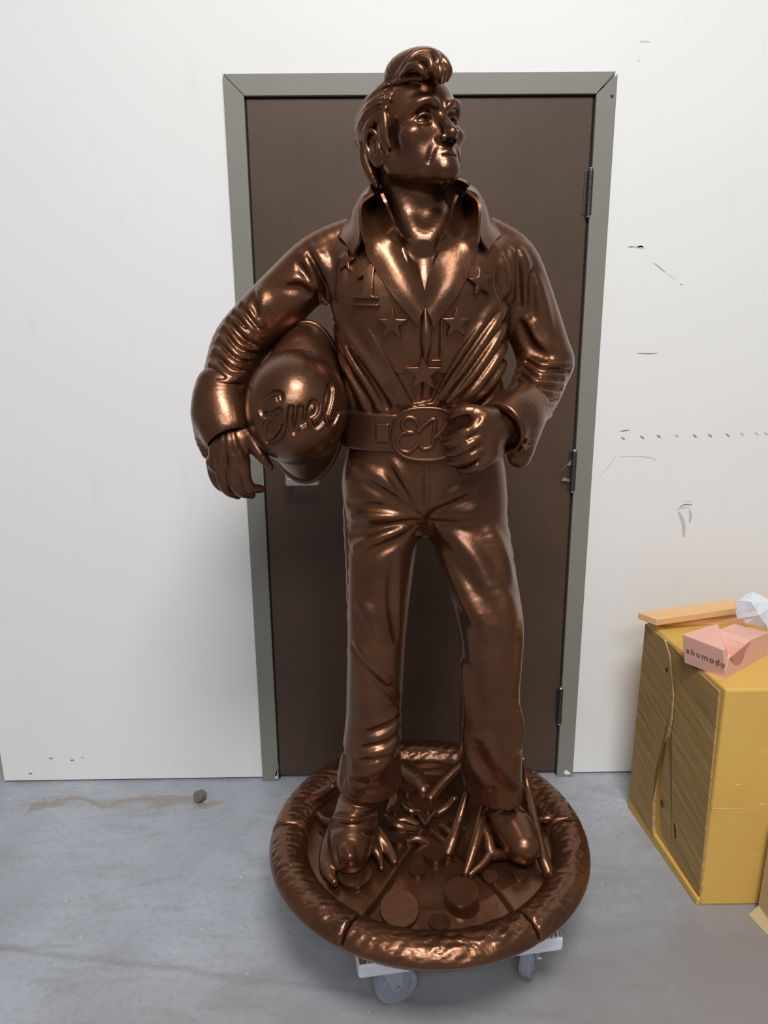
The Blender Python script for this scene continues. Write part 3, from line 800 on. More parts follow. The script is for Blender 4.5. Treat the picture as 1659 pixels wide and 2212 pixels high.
R([(1006, 1570), (1018, 1640), (1050, 1690)], .011, .007); G([(1020, 1600), (1040, 1660), (1078, 1700)], .010, .007)
R([(1050, 1600), (1082, 1650), (1115, 1690)], .012, .006); G([(1085, 1590), (1105, 1630), (1122, 1640)], .011, .007)
R([(1110, 1530), (1122, 1570), (1122, 1610)], .010, .006)
# viewer's left leg
G([(764, 1400), (790, 1440), (830, 1485), (860, 1510)], .010, .008); R([(772, 1392), (800, 1432), (838, 1475)], .011, .006)
R([(775, 1300), (800, 1330), (822, 1380)], .014, .005); G([(850, 1210), (845, 1290), (855, 1380)], .010, .005)
for a_, b_, c_ in (((862, 1530), (845, 1550), (800, 1572)), ((864, 1558), (842, 1588), (790, 1606)), ((866, 1590), (842, 1618), (780, 1634))):
    R([a_, b_, c_], .011, .006); G([(a_[0], a_[1]+16), (b_[0]-2, b_[1]+15), (c_[0], c_[1]+12)], .009, .007)
R([(848, 1630), (810, 1662), (765, 1672)], .020, .009, .03); G([(752, 1640), (748, 1670), (752, 1690)], .009, .005)
G([(735, 1600), (742, 1640), (738, 1690)], .007, .006)
# fly seam and centre line of the jacket
G([(914, 998), (915, 1040), (914, 1080), (914, 1122)], .0040, .0035, .004); R([(921, 998), (922, 1040), (920, 1085), (916, 1118)], .0045, .003, .005)
G([(916, 660), (917, 740), (917, 800), (917, 876)], .0030, .003, .003); R([(922, 780), (922, 820), (922, 872)], .0035, .0025, .004)
FOLDS = folds(BODY, fs)
# jacket fronts lie over the star panel: a stepped edge on either side
def panel(px):
    X = hit(BODY, spline(np.array(px, float), 3)); return np.stack([X[:, 0], X[:, 2]], 1)
pl = panel([(734, 606), (768, 664), (800, 715), (832, 764), (866, 826), (893, 876)])
pr_ = panel([(1086, 640), (1050, 685), (1004, 742), (966, 802), (934, 868)])
pcut = poly2(np.vstack([pl, pr_[::-1], [[pr_[0, 0]+.01, pr_[0, 1]+.2], [pl[0, 0]-.02, pl[0, 1]+.2]]]))
def step(X):
    U = np.stack([X[:, 0], X[:, 2]], 1); m = X[:, 1] < YB-.04
    out = np.zeros(len(X))
    if m.any():
        d2 = pcut(U[m]); s_ = np.clip(.5-d2/.0030, 0, 1); w_ = np.clip((YB-.04-X[m, 1])/.03, 0, 1)
        z_ = np.clip((1.50-X[m, 2])/.10, 0, 1)
        out[m] = (.0090)*s_*s_*(3-2*s_)*w_*np.clip(1-np.maximum(-d2-.012, 0)/.05, 0, 1)*z_
    return out
wr = lambda X: lump(X, 30, 21)*.0022
NB = 5
SUIT = BODY[:NB]+FOLDS+[('d', step, 0), ('d', wr, 0)]+BODY[NB:]
SMOOTH = BODY          # badges and belts rest on this one

# ---- collar: flared stand behind the neck and two lapels
def PP(x, y, d, lift=.009):
    if d is not None: return P(x, y, d)
    X = hit(SMOOTH, [(x, y)]); return X[0]+normal(SMOOTH, X)[0]*lift
def rows_w(rows): return [[PP(*q) for q in r_] for r_ in rows]
colB = rows_w([[(763, 548, -.700), (776, 512, -.712), (775, 460, -.692), (786, 424, -.676), (806, 414, -.664)],
               [(742, 520, -.665), (756, 492, -.668), (760, 455, -.655), (778, 420, -.648), (800, 403, -.630)],
               [(728, 500, -.600), (752, 470, -.598), (772, 438, -.590), (792, 408, -.585), (806, 390, -.570)],
               [(770, 480, -.545), (790, 450, -.535), (808, 420, -.530), (826, 396, -.525), (838, 382, -.520)],
               [(905, 475, -.515), (905, 450, -.508), (905, 420, -.500), (905, 395, -.496), (905, 378, -.494)],
               [(1040, 478, -.545), (1022, 450, -.535), (1004, 420, -.530), (986, 396, -.525), (974, 382, -.520)],
               [(1086, 500, -.600), (1062, 470, -.598), (1042, 436, -.590), (1022, 406, -.585), (1006, 388, -.570)],
               [(1074, 515, -.665), (1060, 490, -.668), (1054, 452, -.655), (1038, 416, -.648), (1016, 398, -.630)],
               [(1055, 540, -.700), (1038, 508, -.712), (1039, 452, -.692), (1030, 420, -.676), (1008, 408, -.664)]])
CO = link('collar', sheet_mesh('collar', colB, .006, 4), M_BRONZE, None, True)
lapL = rows_w([[(828, 417, -.662), (812, 424, -.585), (804, 415, -.664)], [(838, 440, -.668), (808, 455, -.580), (776, 440, -.686)], [(848, 465, -.690), (812, 485, -.640), (776, 484, -.702)],
               [(862, 497, -.712), (826, 515, -.690), (784, 520, -.716)], [(879, 541, None), (843, 555, None), (800, 562, None)], [(900, 605, None), (878, 622, None), (850, 640, None)], [(917, 655, None), (910, 676, None), (902, 700, None)]])
lapR = rows_w([[(984, 420, -.662), (1000, 424, -.585), (1010, 409, -.664)], [(976, 442, -.668), (1005, 458, -.580), (1038, 436, -.686)], [(970, 468, -.690), (1005, 488, -.640), (1039, 484, -.702)],
               [(959, 503, -.712), (992, 518, -.690), (1036, 520, -.716)], [(949, 550, None), (985, 556, None), (1024, 552, None)], [(935, 605, None), (958, 624, None), (988, 632, None)], [(920, 655, None), (926, 678, None), (933, 706, None)]])
LAPS = [sheet_mesh('lapel', q, .006, 4) for q in (lapL, lapR)]
# ---- hair: swept back strands over a cap, side-burns, and a high rolled quiff
EC, ER = np.array([0, -.008, .026]), np.array([.0752, .0910, .0640])
def ep(phi, th, k=1.0, s=1):
    phi, th = math.radians(phi), math.radians(th)
    return EC+ER*k*np.array([s*math.cos(th)*math.sin(phi), math.cos(th)*math.cos(phi), math.sin(th)])
hair_l = [('+', ellip(EC, ER*.995), 0),
          ('-', ellip((0, .075, -.010), (.0735, .068, .108)), .004),
          ('-', plane((0, 0, -.045), (0, .25, 1)), .008)]
rh = random.Random(5)
for s in (1, -1):
    for i, (p0, t0) in enumerate(((50, 50), (54, 42), (55, 33), (57, 25), (59, 17), (62, 9), (66, 1), (84, 8), (96, -4))):
        pts = []
        for j in range(6):
            u = j/5
            pts.append(ep(p0+(168-p0)*u, t0+(-30-t0*.75)*u**1.25+3.5*math.sin(u*9+i*1.3), 1.040+.040*math.sin(u*6+i*2.1), s))
        r0 = .0072+.0022*rh.random()
        hair_l.append(('+', tube(pts, [r0*.55, r0, r0*1.1, r0*1.1, r0, r0*.8], 3), .0035))
        hair_l.append(('+', tube([q*1.0+np.array([0, 0, .004]) for q in pts[:5]], [.0025, .0030, .0035, .003, .0020], 3), .002))
    # side-burn in front of the ear
    for dy, r1, z1 in ((.020, .0062, -.030), (.012, .0070, -.042), (.004, .0066, -.036)):
        hair_l.append(('+', tube([ep(62-dy*300+14, 14, 1.02, s), (s*.0725, dy+.006, .010), (s*.0725, dy+.002, -.012), (s*.0690, dy+.004, z1)], [.0050, r1, r1, .0035], 3), .003))
for s in (1, -1):
    for i in range(20):
        p0, t0 = 56+i*1.2+rh.uniform(-3, 6), 46-i*2.9+rh.uniform(-3, 3); ph = rh.uniform(0, 6)
        if t0 < 8: p0 = max(p0, 96)
        pts = [ep(p0+(165-p0)*j/5, t0+(-28-t0*.75)*(j/5)**1.25+4*math.sin(j*1.6+ph), 1.150+.018*math.sin(j*1.1+ph), s) for j in range(6)]
        hair_l.append(('+', tube(pts, [.0016, .0036, .0042, .0042, .0036, .0020], 3), .0018))
# long hair over the nape
for s, x in ((1, .015), (1, .032), (1, .048), (-1, .015), (-1, .032), (-1, .048), (1, .062), (-1, .062)):
    hair_l.append(('+', tube([(s*x*1.02, -.078+x*.45, .015), (s*x*1.05, -.088+x*.50, -.020), (s*x, -.082+x*.50, -.050), (s*x*.95, -.074+x*.45, -.072)], [.012, .0135, .012, .006], 3), .004))
HAIR = [(k_, hw(f_), r_*HS) for k_, f_, r_ in hair_l]
HAIR += [('+', tb([(846, 192, -.615, 20), (862, 158, -.640, 30), (892, 143, -.662, 34), (922, 137, -.678, 32), (948, 144, -.690, 25), (960, 158, -.694, 15)], 4), .012),
         ('+', tb([(880, 174, -.610, 26), (905, 158, -.640, 28), (935, 157, -.660, 24)], 3), .012)]
for rows in ([(846, 172, -.645, 5), (866, 155, -.676, 7), (884, 129, -.694, 8), (908, 114, -.694, 9), (936, 115, -.700, 9), (946, 131, -.716, 8), (938, 149, -.722, 7)],
             [(866, 164, -.682, 5), (884, 145, -.706, 8), (902, 143, -.718, 8), (914, 155, -.720, 8), (921, 166, -.710, 5)],
             [(884, 133, -.706, 5), (906, 124, -.718, 8), (926, 129, -.726, 8), (932, 147, -.730, 8), (926, 156, -.722, 5)],
             [(944, 117, -.694, 7), (959, 133, -.704, 9), (969, 153, -.706, 9), (965, 172, -.700, 5)],
             [(936, 139, -.724, 5), (941, 156, -.726, 7), (941, 178, -.710, 4)],
             [(949, 135, -.716, 5), (951, 159, -.722, 7), (951, 178, -.708, 4)],
             [(959, 143, -.712, 6), (960, 158, -.716, 7), (958, 177, -.704, 4)],
             [(860, 166, -.660, 8), (872, 172, -.678, 7), (888, 169, -.690, 5), (910, 170, -.694, 4)],
             [(840, 184, -.640, 6), (858, 178, -.664, 7), (876, 172, -.680, 5)]):
    HAIR.append(('+', tb(rows, 4), .003))
# ---- belt and buckle
zt_, zb_ = P(840, 893, -.70)[2], P(840, 976, -.70)[2]
fsm = solid(BODY[:1])
belt = [('+', lambda X: fsm(X)-.010, 0), ('i', lambda X: np.abs(X[:, 2]-(zt_+zb_)/2)-(zt_-zb_)/2, .006), ('-', lambda X: fsm(X)+.004, 0)]
BELT_TOP = [('+', lambda X: fsm(X)-.010, 0)]
def sup(cx, cy, rx, ry, e=2.6, n=36):
    o = []
    for i in range(n):
        a = 2*math.pi*i/n; c, s = math.cos(a), math.sin(a)
        o.append((cx+rx*math.copysign(abs(c)**(2/e), c), cy+ry*math.copysign(abs(s)**(2/e), s)))
    return o
zs = lambda L: [[(700+x/2.9625, 450+y/2.9625) for x, y in q] for q in L]
mono = zs([[(612, 1398), (578, 1346), (522, 1342), (500, 1388), (528, 1428), (566, 1436)], [(566, 1436), (505, 1440), (468, 1490), (490, 1545), (545, 1558), (602, 1508)],
           [(612, 1398), (600, 1432), (640, 1390), (690, 1352), (712, 1362), (704, 1440), (694, 1515), (645, 1540), (612, 1520)], [(798, 1360), (752, 1425), (704, 1476)], [(736, 1448), (772, 1504), (812, 1540)]])
# ---- helmet carried under the arm
hc = P(641, 880, -.700); hm = mpp(hc); HRX, HRY, HRZ = 110*hm, .125, 124*hm
shell = ellip(hc, (HRX, HRY, HRZ))
z2 = lambda L: [[(400+x/3.402, 450+y/3.402) for x, y in q] for q in L]
name_strokes = z2([[(700, 1398), (690, 1362), (640, 1362), (580, 1410), (552, 1470), (575, 1520), (640, 1512), (690, 1488)], [(640, 1512), (590, 1580), (572, 1660), (600, 1720), (660, 1712), (718, 1640), (724, 1608)],
                   [(778, 1470), (768, 1560), (782, 1632), (808, 1640), (836, 1570), (850, 1470)], [(850, 1470), (842, 1540), (852, 1590), (884, 1572)],
                   [(916, 1530), (960, 1500), (972, 1440), (938, 1430), (912, 1490), (915, 1570), (950, 1612), (1000, 1580), (1022, 1530)],
                   [(1038, 1530), (1070, 1420), (1082, 1330), (1068, 1306), (1040, 1390), (1034, 1490), (1052, 1570), (1090, 1580), (1128, 1510)]])
helm = [('+', shell, 0)]
def polish(X): return lump(X, 150, 31)*.0005
cut1 = strokes(helm, name_strokes, .0064, -.0008)
for f_ in cut1: helm.append(('-', f_, .0022))
HELM = helm+[('-', ellip(hc+np.array([.0, .035, -.01]), (HRX-.012, HRY, HRZ-.014)), .004), ('i', plane(hc+np.array([0, .055, 0]), (0, 1, -.12)), .004)]
# ---- round plinth: padded rim in six lengths, cracked ground, flat-topped stubs
BC = np.array([-.008, -.618]); RR = .343
ST.location = (BC[0], BC[1], .165)
def ring_q(X):
    dx, dy = X[:, 0]-BC[0], X[:, 1]-BC[1]
    return np.hypot(dx, dy), np.arctan2(dy, dx)
def lump(X, f, seed):
    r = np.random.RandomState(seed); s = 0
    for i in range(7):
        w = r.normal(size=3); w *= f*(.6+.9*r.rand())/np.linalg.norm(w)
        s = s+np.sin(X@w+r.rand()*6.3)
    return s/7
def rim_f(X):
    R, A = ring_q(X)
    u = (R-RR+.75*np.maximum(0, .240-X[:, 2]))/.047; zc = .236+.035*(X[:, 1]-BC[1]); z = (X[:, 2]-zc)/np.where(X[:, 2] > zc, .048, zc-.1665)
    q = (np.abs(u)**2.1+np.abs(z)**2.2)**(1/2.15)
    d = (q-1)*.047
    top = np.clip((X[:, 2]-.254-.035*(X[:, 1]-BC[1]))/.022, 0, 1)
    tex = lump(X, 300, 4)*.0032+lump(X, 700, 9)*.0020
    return d-top*np.clip(tex, -.003, .004)
seam_px = [(590, 1772), (742, 1995), (1137, 1962), (1222, 1765)]
seams = []
for x, y in seam_px:
    q = PZ(x, y, .29); seams.append(math.atan2(q[1]-BC[1], q[0]-BC[0]))
seams = sorted(a % (2*math.pi) for a in seams)       # right, left, front-left, front-right
seams = sorted(seams+[math.radians(62), math.radians(118)])
for a0, a1 in zip(seams, seams[1:]+[seams[0]+2*math.pi]):
    am, ah = (a0+a1)/2, (a1-a0)/2
    def sector(X, am=am, ah=ah):
        R, A = ring_q(X)
        da = np.abs((A-am+math.pi) % (2*math.pi)-math.pi)
        return (da-ah)*R+.0016
    th = np.linspace(am-ah, am+ah, 20)
    xs = np.concatenate([BC[0]+r*np.cos(th) for r in (.26, .40)]); ys = np.concatenate([BC[1]+r*np.sin(th) for r in (.26, .40)])
    link('rim_section', sdf_mesh('rim_section', [('+', rim_f, 0), ('i', sector, .011)], .0034, (xs.min(), ys.min(), .15), (xs.max(), ys.max(), .33)), M_BRONZE, ST)

cracks = [[(779, 1977), (850, 1890), (905, 1818), (944, 1758)], [(1118, 1968), (1040, 1890), (985, 1838), (926, 1799), (880, 1740)]]
cr = [np.array([PZ(x, y, .262)[:2] for x, y in spline(np.array(L, float), 6)]) for L in cracks]
def ground_z(x, y):
    dx, dy = x-BC[0], y-BC[1]; R = np.hypot(dx, dy)
    X = np.stack([x, y, 0*x], -1).reshape(-1, 3)
    z = .254+.014*np.exp(-(R/.17)**2)
    z = z+(lump(X, 38, 2)*.010+lump(X, 95, 3)*.003).reshape(x.shape)
    z = z-np.clip((R-.25)/.05, 0, 1)*.010
    return z
n = 230; gx = np.linspace(-.315, .315, n)
XX, YY = np.meshgrid(gx+BC[0], gx+BC[1], indexing='ij'); ZZ = ground_z(XX, YY)
dm = np.full(XX.shape, 9.0)
for L in cr:
    for a_, b_ in zip(L[:-1], L[1:]):
        ab = b_-a_; tt = np.clip(((XX-a_[0])*ab[0]+(YY-a_[1])*ab[1])/(ab@ab), 0, 1)
        dm = np.minimum(dm, np.hypot(XX-a_[0]-tt*ab[0], YY-a_[1]-tt*ab[1]))
ZZ = ZZ-.015*np.exp(-(dm/.0045)**2)
idx = -np.ones(XX.shape, int); ok = np.hypot(XX-BC[0], YY-BC[1]) < .318; idx[ok] = np.arange(ok.sum())
Vg = np.stack([XX[ok], YY[ok], ZZ[ok]], 1); Fg = []
for i in range(n-1):
    for j in range(n-1):
        q = (idx[i, j], idx[i+1, j], idx[i+1, j+1], idx[i, j+1])
        if min(q) >= 0: Fg.append(q)
me = mesh('plinth_ground', Vg, Fg)
bm = bmesh.new(); bm.from_mesh(me)
be = [e_ for e_ in bm.edges if e_.is_boundary]
r_ = bmesh.ops.extrude_edge_only(bm, edges=be)
for v_ in [g_ for g_ in r_['geom'] if isinstance(g_, bmesh.types.BMVert)]: v_.co.z = .166
bmesh.ops.holes_fill(bm, edges=[e_ for e_ in bm.edges if e_.is_boundary], sides=0)
link('plinth_ground', bm_mesh('plinth_ground', bm), M_BRONZE, ST, True)

def gz(x, y): return float(ground_z(np.array([[x]]), np.array([[y]]))[0, 0])
# flat-topped stubs: px centre, half width px, half height px (tilt of the top face), height of centre above the ground
for x, y, rx, ry, h in ((863, 1961, 43, 46, .020), (997, 1923, 38, 30, .034), (949, 1990, 24, 15, .010), (766, 1884, 38, 30, .016), (940, 1842, 24, 16, .022), (901, 1878, 18, 9, .010),
                     (1060, 1892, 17, 13, .012), (1124, 1888, 16, 11, .010), (667, 1754, 18, 12, .014), (924, 1743, 14, 9, .012), (852, 1746, 11, 8, .012), (860, 1806, 22, 15, .016),
                     (700, 1790, 12, 7, .008), (1165, 1745, 13, 9, .010), (1190, 1790, 13, 6, .008), (985, 1770, 15, 9, .014), (880, 1700, 17, 12, .02)):
    g0 = PZ(x, y, .27); z = gz(g0[0], g0[1])+h; c = PZ(x, y, z)
    r = rx*mpp(c)
    el = math.radians(38); fr = min(1, ry/rx)                # view elevation about 38 degrees
    tilt = .4*max(0.0, math.asin(fr)-el)                        # lean of the top towards the viewer
    nrm = Vector((0.05*math.sin(x), -math.sin(tilt), math.cos(tilt))).normalized()
    bm = bmesh.new(); top = Vector(c); bot = top-nrm*(h+.035)
    M = Matrix.Translation(bot) @ nrm.to_track_quat('Z', 'Y').to_matrix().to_4x4(); L = h+.035
    lathe_bm(bm, [(r*1.25, 0), (r*1.02, L*.45), (r*.90, L*.75), (r*.96, L-.005), (r, L-.002), (r*.97, L)], 32, M)
    link('flat_stub', bm_mesh('flat_stub', bm), M_BRONZE, ST, True)

# ---- shoes and the root-like straps round them
def gp(x, y, h, zg=.268): return PZ(x, y, zg+h)
def gtube(rows, n=4, sq=None):
    p = [gp(x, y, h) for x, y, h, r in rows]
    return tube(p, [r*mpp(q) for (x, y, h, r), q in zip(rows, p)], n, sq)
shoeL = [('+', gtube([(1062, 1690, .16, 30), (1075, 1735, .085, 36), (1095, 1770, .055, 42), (1115, 1800, .040, 45), (1130, 1828, .034, 38)], 4), 0),
         ('-', tube(spline(np.array([gp(1078, 1748, .06)+[.0, -.05, .05], gp(1100, 1752, .055)+[0, -.05, .05], gp(1120, 1765, .03)+[.02, -.05, .03]]), 4), .004), .004),
         ('-', plane((0, 0, .262), (0, 0, 1)), .004)]
link('shoe', sdf_mesh('shoe', shoeL, .0028, (.10, -.86, .24), (.30, -.52, .46)), M_BRONZE, ST)
shoeR = [('+', gtube([(785, 1680, .17, 36), (776, 1735, .085, 46), (765, 1780, .060, 49), (758, 1820, .042, 48), (757, 1845, .034, 40)], 4), 0),
         ('+', gtube([(735, 1775, .03, 22), (712, 1830, .015, 20), (706, 1880, .006, 16), (722, 1905, .0, 10)], 4), .02),
         ('+', gtube([(812, 1800, .03, 16), (835, 1830, .012, 13), (852, 1862, .0, 9)], 4), .015),
         ('+', gtube([(800, 1815, .03, 12), (818, 1850, .008, 9), (824, 1875, .0, 6)], 4), .012),
         ('+', gtube([(750, 1838, .060, 15), (756, 1850, .056, 13)], 4), .01),
         ('-', gtube([(716, 1762, .085, 5), (760, 1764, .110, 5), (812, 1756, .085, 5)], 4), .008),
         ('-', gtube([(712, 1792, .07, 5), (745, 1782, .102, 5), (780, 1790, .095, 5), (806, 1806, .05, 5)], 4), .008),
         ('-', gtube([(722, 1832, .06, 5), (728, 1858, .04, 6), (730, 1885, .02, 6)], 4), .008),
         ('+', gtube([(722, 1768, .088, 6), (760, 1772, .108, 7), (806, 1764, .085, 6)], 4), .008),
         ('-', plane((0, 0, .258), (0, 0, 1)), .004)]
link('shoe', sdf_mesh('shoe', shoeR, .0028, (-.32, -.86, .24), (-.06, -.50, .46)), M_BRONZE, ST)
for rows in ([(1130, 1640, .135, 6), (1140, 1700, .075, 8), (1158, 1790, .030, 11), (1172, 1850, .008, 13), (1184, 1882, -.01, 14)],
             [(1056, 1700, .10, 9), (1044, 1750, .075, 11), (1024, 1830, .035, 11), (1006, 1886, .0, 9)],
             [(1008, 1715, .09, 8), (994, 1765, .050, 10), (978, 1815, .020, 14), (968, 1842, .0, 16)],
             [(1040, 1770, .06, 8), (1054, 1812, .035, 13), (1062, 1842, .016, 14), (1095, 1846, .006, 10), (1120, 1850, .0, 6)],
             [(1060, 1842, .016, 12), (1042, 1866, .006, 10), (1016, 1888, -.004, 9)],
             [(872, 1662, -.004, 22), (894, 1684, -.010, 26), (914, 1708, -.014, 20)],
             [(838, 1765, .02, 10), (860, 1785, .015, 12), (895, 1793, .004, 8)],
             [(1000, 1650, .05, 11), (960, 1690, .016, 14), (930, 1725, -.006, 12)],
             [(838, 1700, .024, 9), (850, 1726, .006, 11), (842, 1752, -.008, 10)], [(872, 1738, .002, 8), (886, 1752, .006, 9), (908, 1756, -.004, 8)],
             [(846, 1778, .002, 8), (872, 1772, .006, 10), (900, 1782, -.004, 8)], [(880, 1818, -.002, 8), (902, 1812, .004, 10), (926, 1822, -.006, 8)],
             [(948, 1756, .02, 8), (966, 1744, .03, 9), (982, 1726, .05, 8)], [(690, 1760, .0, 9), (702, 1772, .008, 10), (716, 1776, .012, 9)],
             [(1150, 1700, .012, 8), (1172, 1716, .004, 10), (1192, 1742, -.008, 10)], [(1168, 1770, .0, 8), (1186, 1768, .003, 10), (1204, 1774, -.006, 8)],
             [(718, 1700, .05, 9), (690, 1718, .014, 12), (662, 1722, -.006, 11)],
             [(955, 1785, .014, 9), (975, 1798, .014, 8), (1000, 1794, .01, 7)]):
    p = [gp(x, y, h) for x, y, h, r in rows]; lo = np.min(p, 0)-.04; hi = np.max(p, 0)+.04
    link('strap', sdf_mesh('strap', [('+', gtube(rows, 4), 0)], .0028, lo, hi), M_BRONZE, ST)

# ------------------------------------------------------------------ wheeled dolly under the statue
M_DECK = NT('white_deck', .5)
t = M_DECK; v = t.coord(); w_ = t.noise(t.coord(scale=(40, 3, 1), rot=(0, 0, .9)), 6, 5, .6); o_ = t.noise(v, 6, 4)
geo = t.n('ShaderNodeNewGeometry'); sz = t.n('ShaderNodeSeparateXYZ'); t.l(geo.outputs['Normal'], sz.inputs[0])
up = t.math('GREATER_THAN', sz.outputs[2], .8)
msk = t.math('MULTIPLY', up, t.ramp(t.math('ADD', t.math('MULTIPLY', w_, .8), t.math('MULTIPLY', o_, .5)), [(.58, (0, 0, 0)), (.66, (1, 1, 1))]))
t.color(t.mix(msk, srgb(214, 216, 226), srgb(124, 84, 64))); M_DECK = t.m
M_CAST = simple('caster_grey', srgb(150, 154, 166), .5, var=.1)
M_TYRE = simple('grey_rubber', srgb(138, 142, 156), .6, var=.12, scale=60)
dA, dB = PZ(774, 2118, .128), PZ(1217, 2055, .128)
ang = math.atan2(dB[1]-dA[1], dB[0]-dA[0]); wd = float(np.linalg.norm(dB-dA))
DO = empty('dolly', (dA[0]+.5*wd*math.cos(ang)-.22*math.sin(ang), dA[1]+.5*wd*math.sin(ang)+.22*math.cos(ang), 0), 'small white platform dolly on grey casters under the round bronze base', 'dolly')
DO.rotation_euler = (0, 0, ang)
DM = Matrix.Translation(DO.location) @ Matrix.Rotation(ang, 4, 'Z')
def dlink(name, bm, mat, parent, smooth=False):
    bmesh.ops.transform(bm, matrix=DM, verts=bm.verts); return link(name, bm_mesh(name, bm), mat, parent, smooth)
bm = bmesh.new(); box_bm(bm, (-wd/2, -.22, .128), (wd/2, .22, .1655), .008, 3); dlink('deck', bm, M_DECK, DO)
for sx_, sy_, yaw in ((-1, -1, .15), (1, -1, .95), (-1, 1, .5), (1, 1, -.4)):
    hx, hy = sx_*(wd/2-.062), sy_*(.22-.055)
    L = Matrix.Translation((hx, hy, 0)) @ Matrix.Rotation(yaw, 4, 'Z')
    b = bmesh.new(); box_bm(b, (hx-.035, hy-.03, .122), (hx+.035, hy+.03, .1285), .002); ca = dlink('caster', b, M_CAST, DO)
    off = .028
    b = bmesh.new(); prof = [(.012, -.016), (.030, -.016), (.034, -.012), (.048, -.0135), (.0495, -.008), (.0495, .008), (.048, .0135), (.034, .012), (.030, .016), (.012, .016)]
    lathe_bm(b, prof, 40, L @ Matrix.Translation((off, 0, .0497)) @ Matrix.Rotation(math.pi/2, 4, 'X')); dlink('wheel', b, M_TYRE, ca)
    for s in (-1, 1):
        b = bmesh.new(); y0 = s*.0185
        pr = [(-.016, .120), (.040, .120), (off+.013, .050), (off+.006, .040), (off-.006, .040), (off-.013, .050)]
        A = [L @ Vector((px_, y0-.0015, pz_)) for px_, pz_ in pr]; B2 = [L @ Vector((px_, y0+.0015, pz_)) for px_, pz_ in pr]
        va = [b.verts.new(q) for q in A]; vb = [b.verts.new(q) for q in B2]
        b.faces.new(va); b.faces.new(vb[::-1])
        for i in range(6): b.faces.new((va[i], va[(i+1) % 6], vb[(i+1) % 6], vb[i]))
        dlink('fork', b, M_CAST, ca)
    b = bmesh.new(); cyl_bm(b, L @ Vector((off, -.026, .0497)), L @ Vector((off, .026, .0497)), .0058, None, 12, .001); dlink('axle', b, M_SILVER, ca)
    b = bmesh.new(); cyl_bm(b, (hx, hy, .108), (hx, hy, .123), .022, None, 24, .002); box_bm(b, (-.001, -.001, .2), (0, 0, .2001)) if False else None; dlink('swivel', b, M_CAST, ca)
    b = bmesh.new(); q0 = L @ Vector((-.016, -.020, .114)); 
    vv = [L @ Vector(c_) for c_ in ((-.016, -.020, .113), (.040, -.020, .113), (.040, .020, .113), (-.016, .020, .113), (-.016, -.020, .118), (.040, -.020, .118), (.040, .020, .118), (-.016, .020, .118))]
    hexa(b, vv, .001); dlink('fork_crown', b, M_CAST, ca)
# ------------------------------------------------------------------ foam blocks, boards and packing at the right
t = NT('yellow_foam', .75, spec=.2); v = t.coord(); a = t.noise(v, 5, 5, .6); b = t.noise(v, 240, 2, .5)
c = t.mix(a, srgb(208, 166, 84), srgb(220, 182, 100)); c = t.mix(t.math('MULTIPLY', b, .25), c, srgb(206, 160, 74))
s_ = t.ramp(t.noise(t.coord(scale=(3, 3, 14)), 5, 6, .7), [(.62, (0, 0, 0)), (.72, (.5, .5, .5))])
c = t.mix(s_, c, srgb(238, 220, 160)); t.color(c); t.bump(b, .10, .002); M_FOAM = t.m
t = NT('aged_foam', .8, spec=.2); v = t.coord(scale=(1, 1, 1))
sx = t.n('ShaderNodeSeparateXYZ'); t.l(v, sx.inputs[0])
sl = t.math('ADD', sx.outputs[2], t.math('MULTIPLY', sx.outputs[1], -.28))
cb = t.n('ShaderNodeCombineXYZ'); t.l(t.math('MULTIPLY', sl, 48.0), cb.inputs[2]); t.l(t.math('MULTIPLY', sx.outputs[1], 2.0), cb.inputs[1])
g = t.noise(cb.outputs[0], 1.6, 6, .75); a = t.noise(v, 9, 4)
c = t.mix(t.ramp(g, [(.36, (0, 0, 0)), (.66, (1, 1, 1))]), srgb(142, 113, 73), srgb(196, 164, 112)); c = t.mix(t.math('MULTIPLY', a, .5), c, srgb(180, 148, 92))
t.color(c); t.bump(g, .35, .003); M_AGED = t.m
M_SEAM = simple('bright_foam_seam', srgb(214, 170, 96), .8)
M_SPOT = simple('dark_smear', srgb(62, 48, 40), .8)

# corner points of the large block
fl_, bl_ = PZ(1512, 1956, 0), PZ(1362, 1742, 0)
zt = P(1556, 1490, fl_[1])[2]
FX, FY, BX, BY = fl_[0], fl_[1], bl_[0], bl_[1]
ZB = zt
W2 = .42
FB = empty('foam_block', (FX+.2, (FY+BY)/2, 0), 'large yellow foam block with a brown sawn left side standing by the white wall', 'foam block')
bm = bmesh.new()
hexa(bm, [(FX, FY, 0), (FX+W2, FY-.004, 0), (FX+W2, BY, 0), (BX, BY, 0), (FX, FY, ZB), (FX+W2, FY-.004, ZB), (FX+W2, BY, ZB), (BX, BY, ZB)], .006, 2)
link('core', bm_mesh('core', bm), M_FOAM, FB)
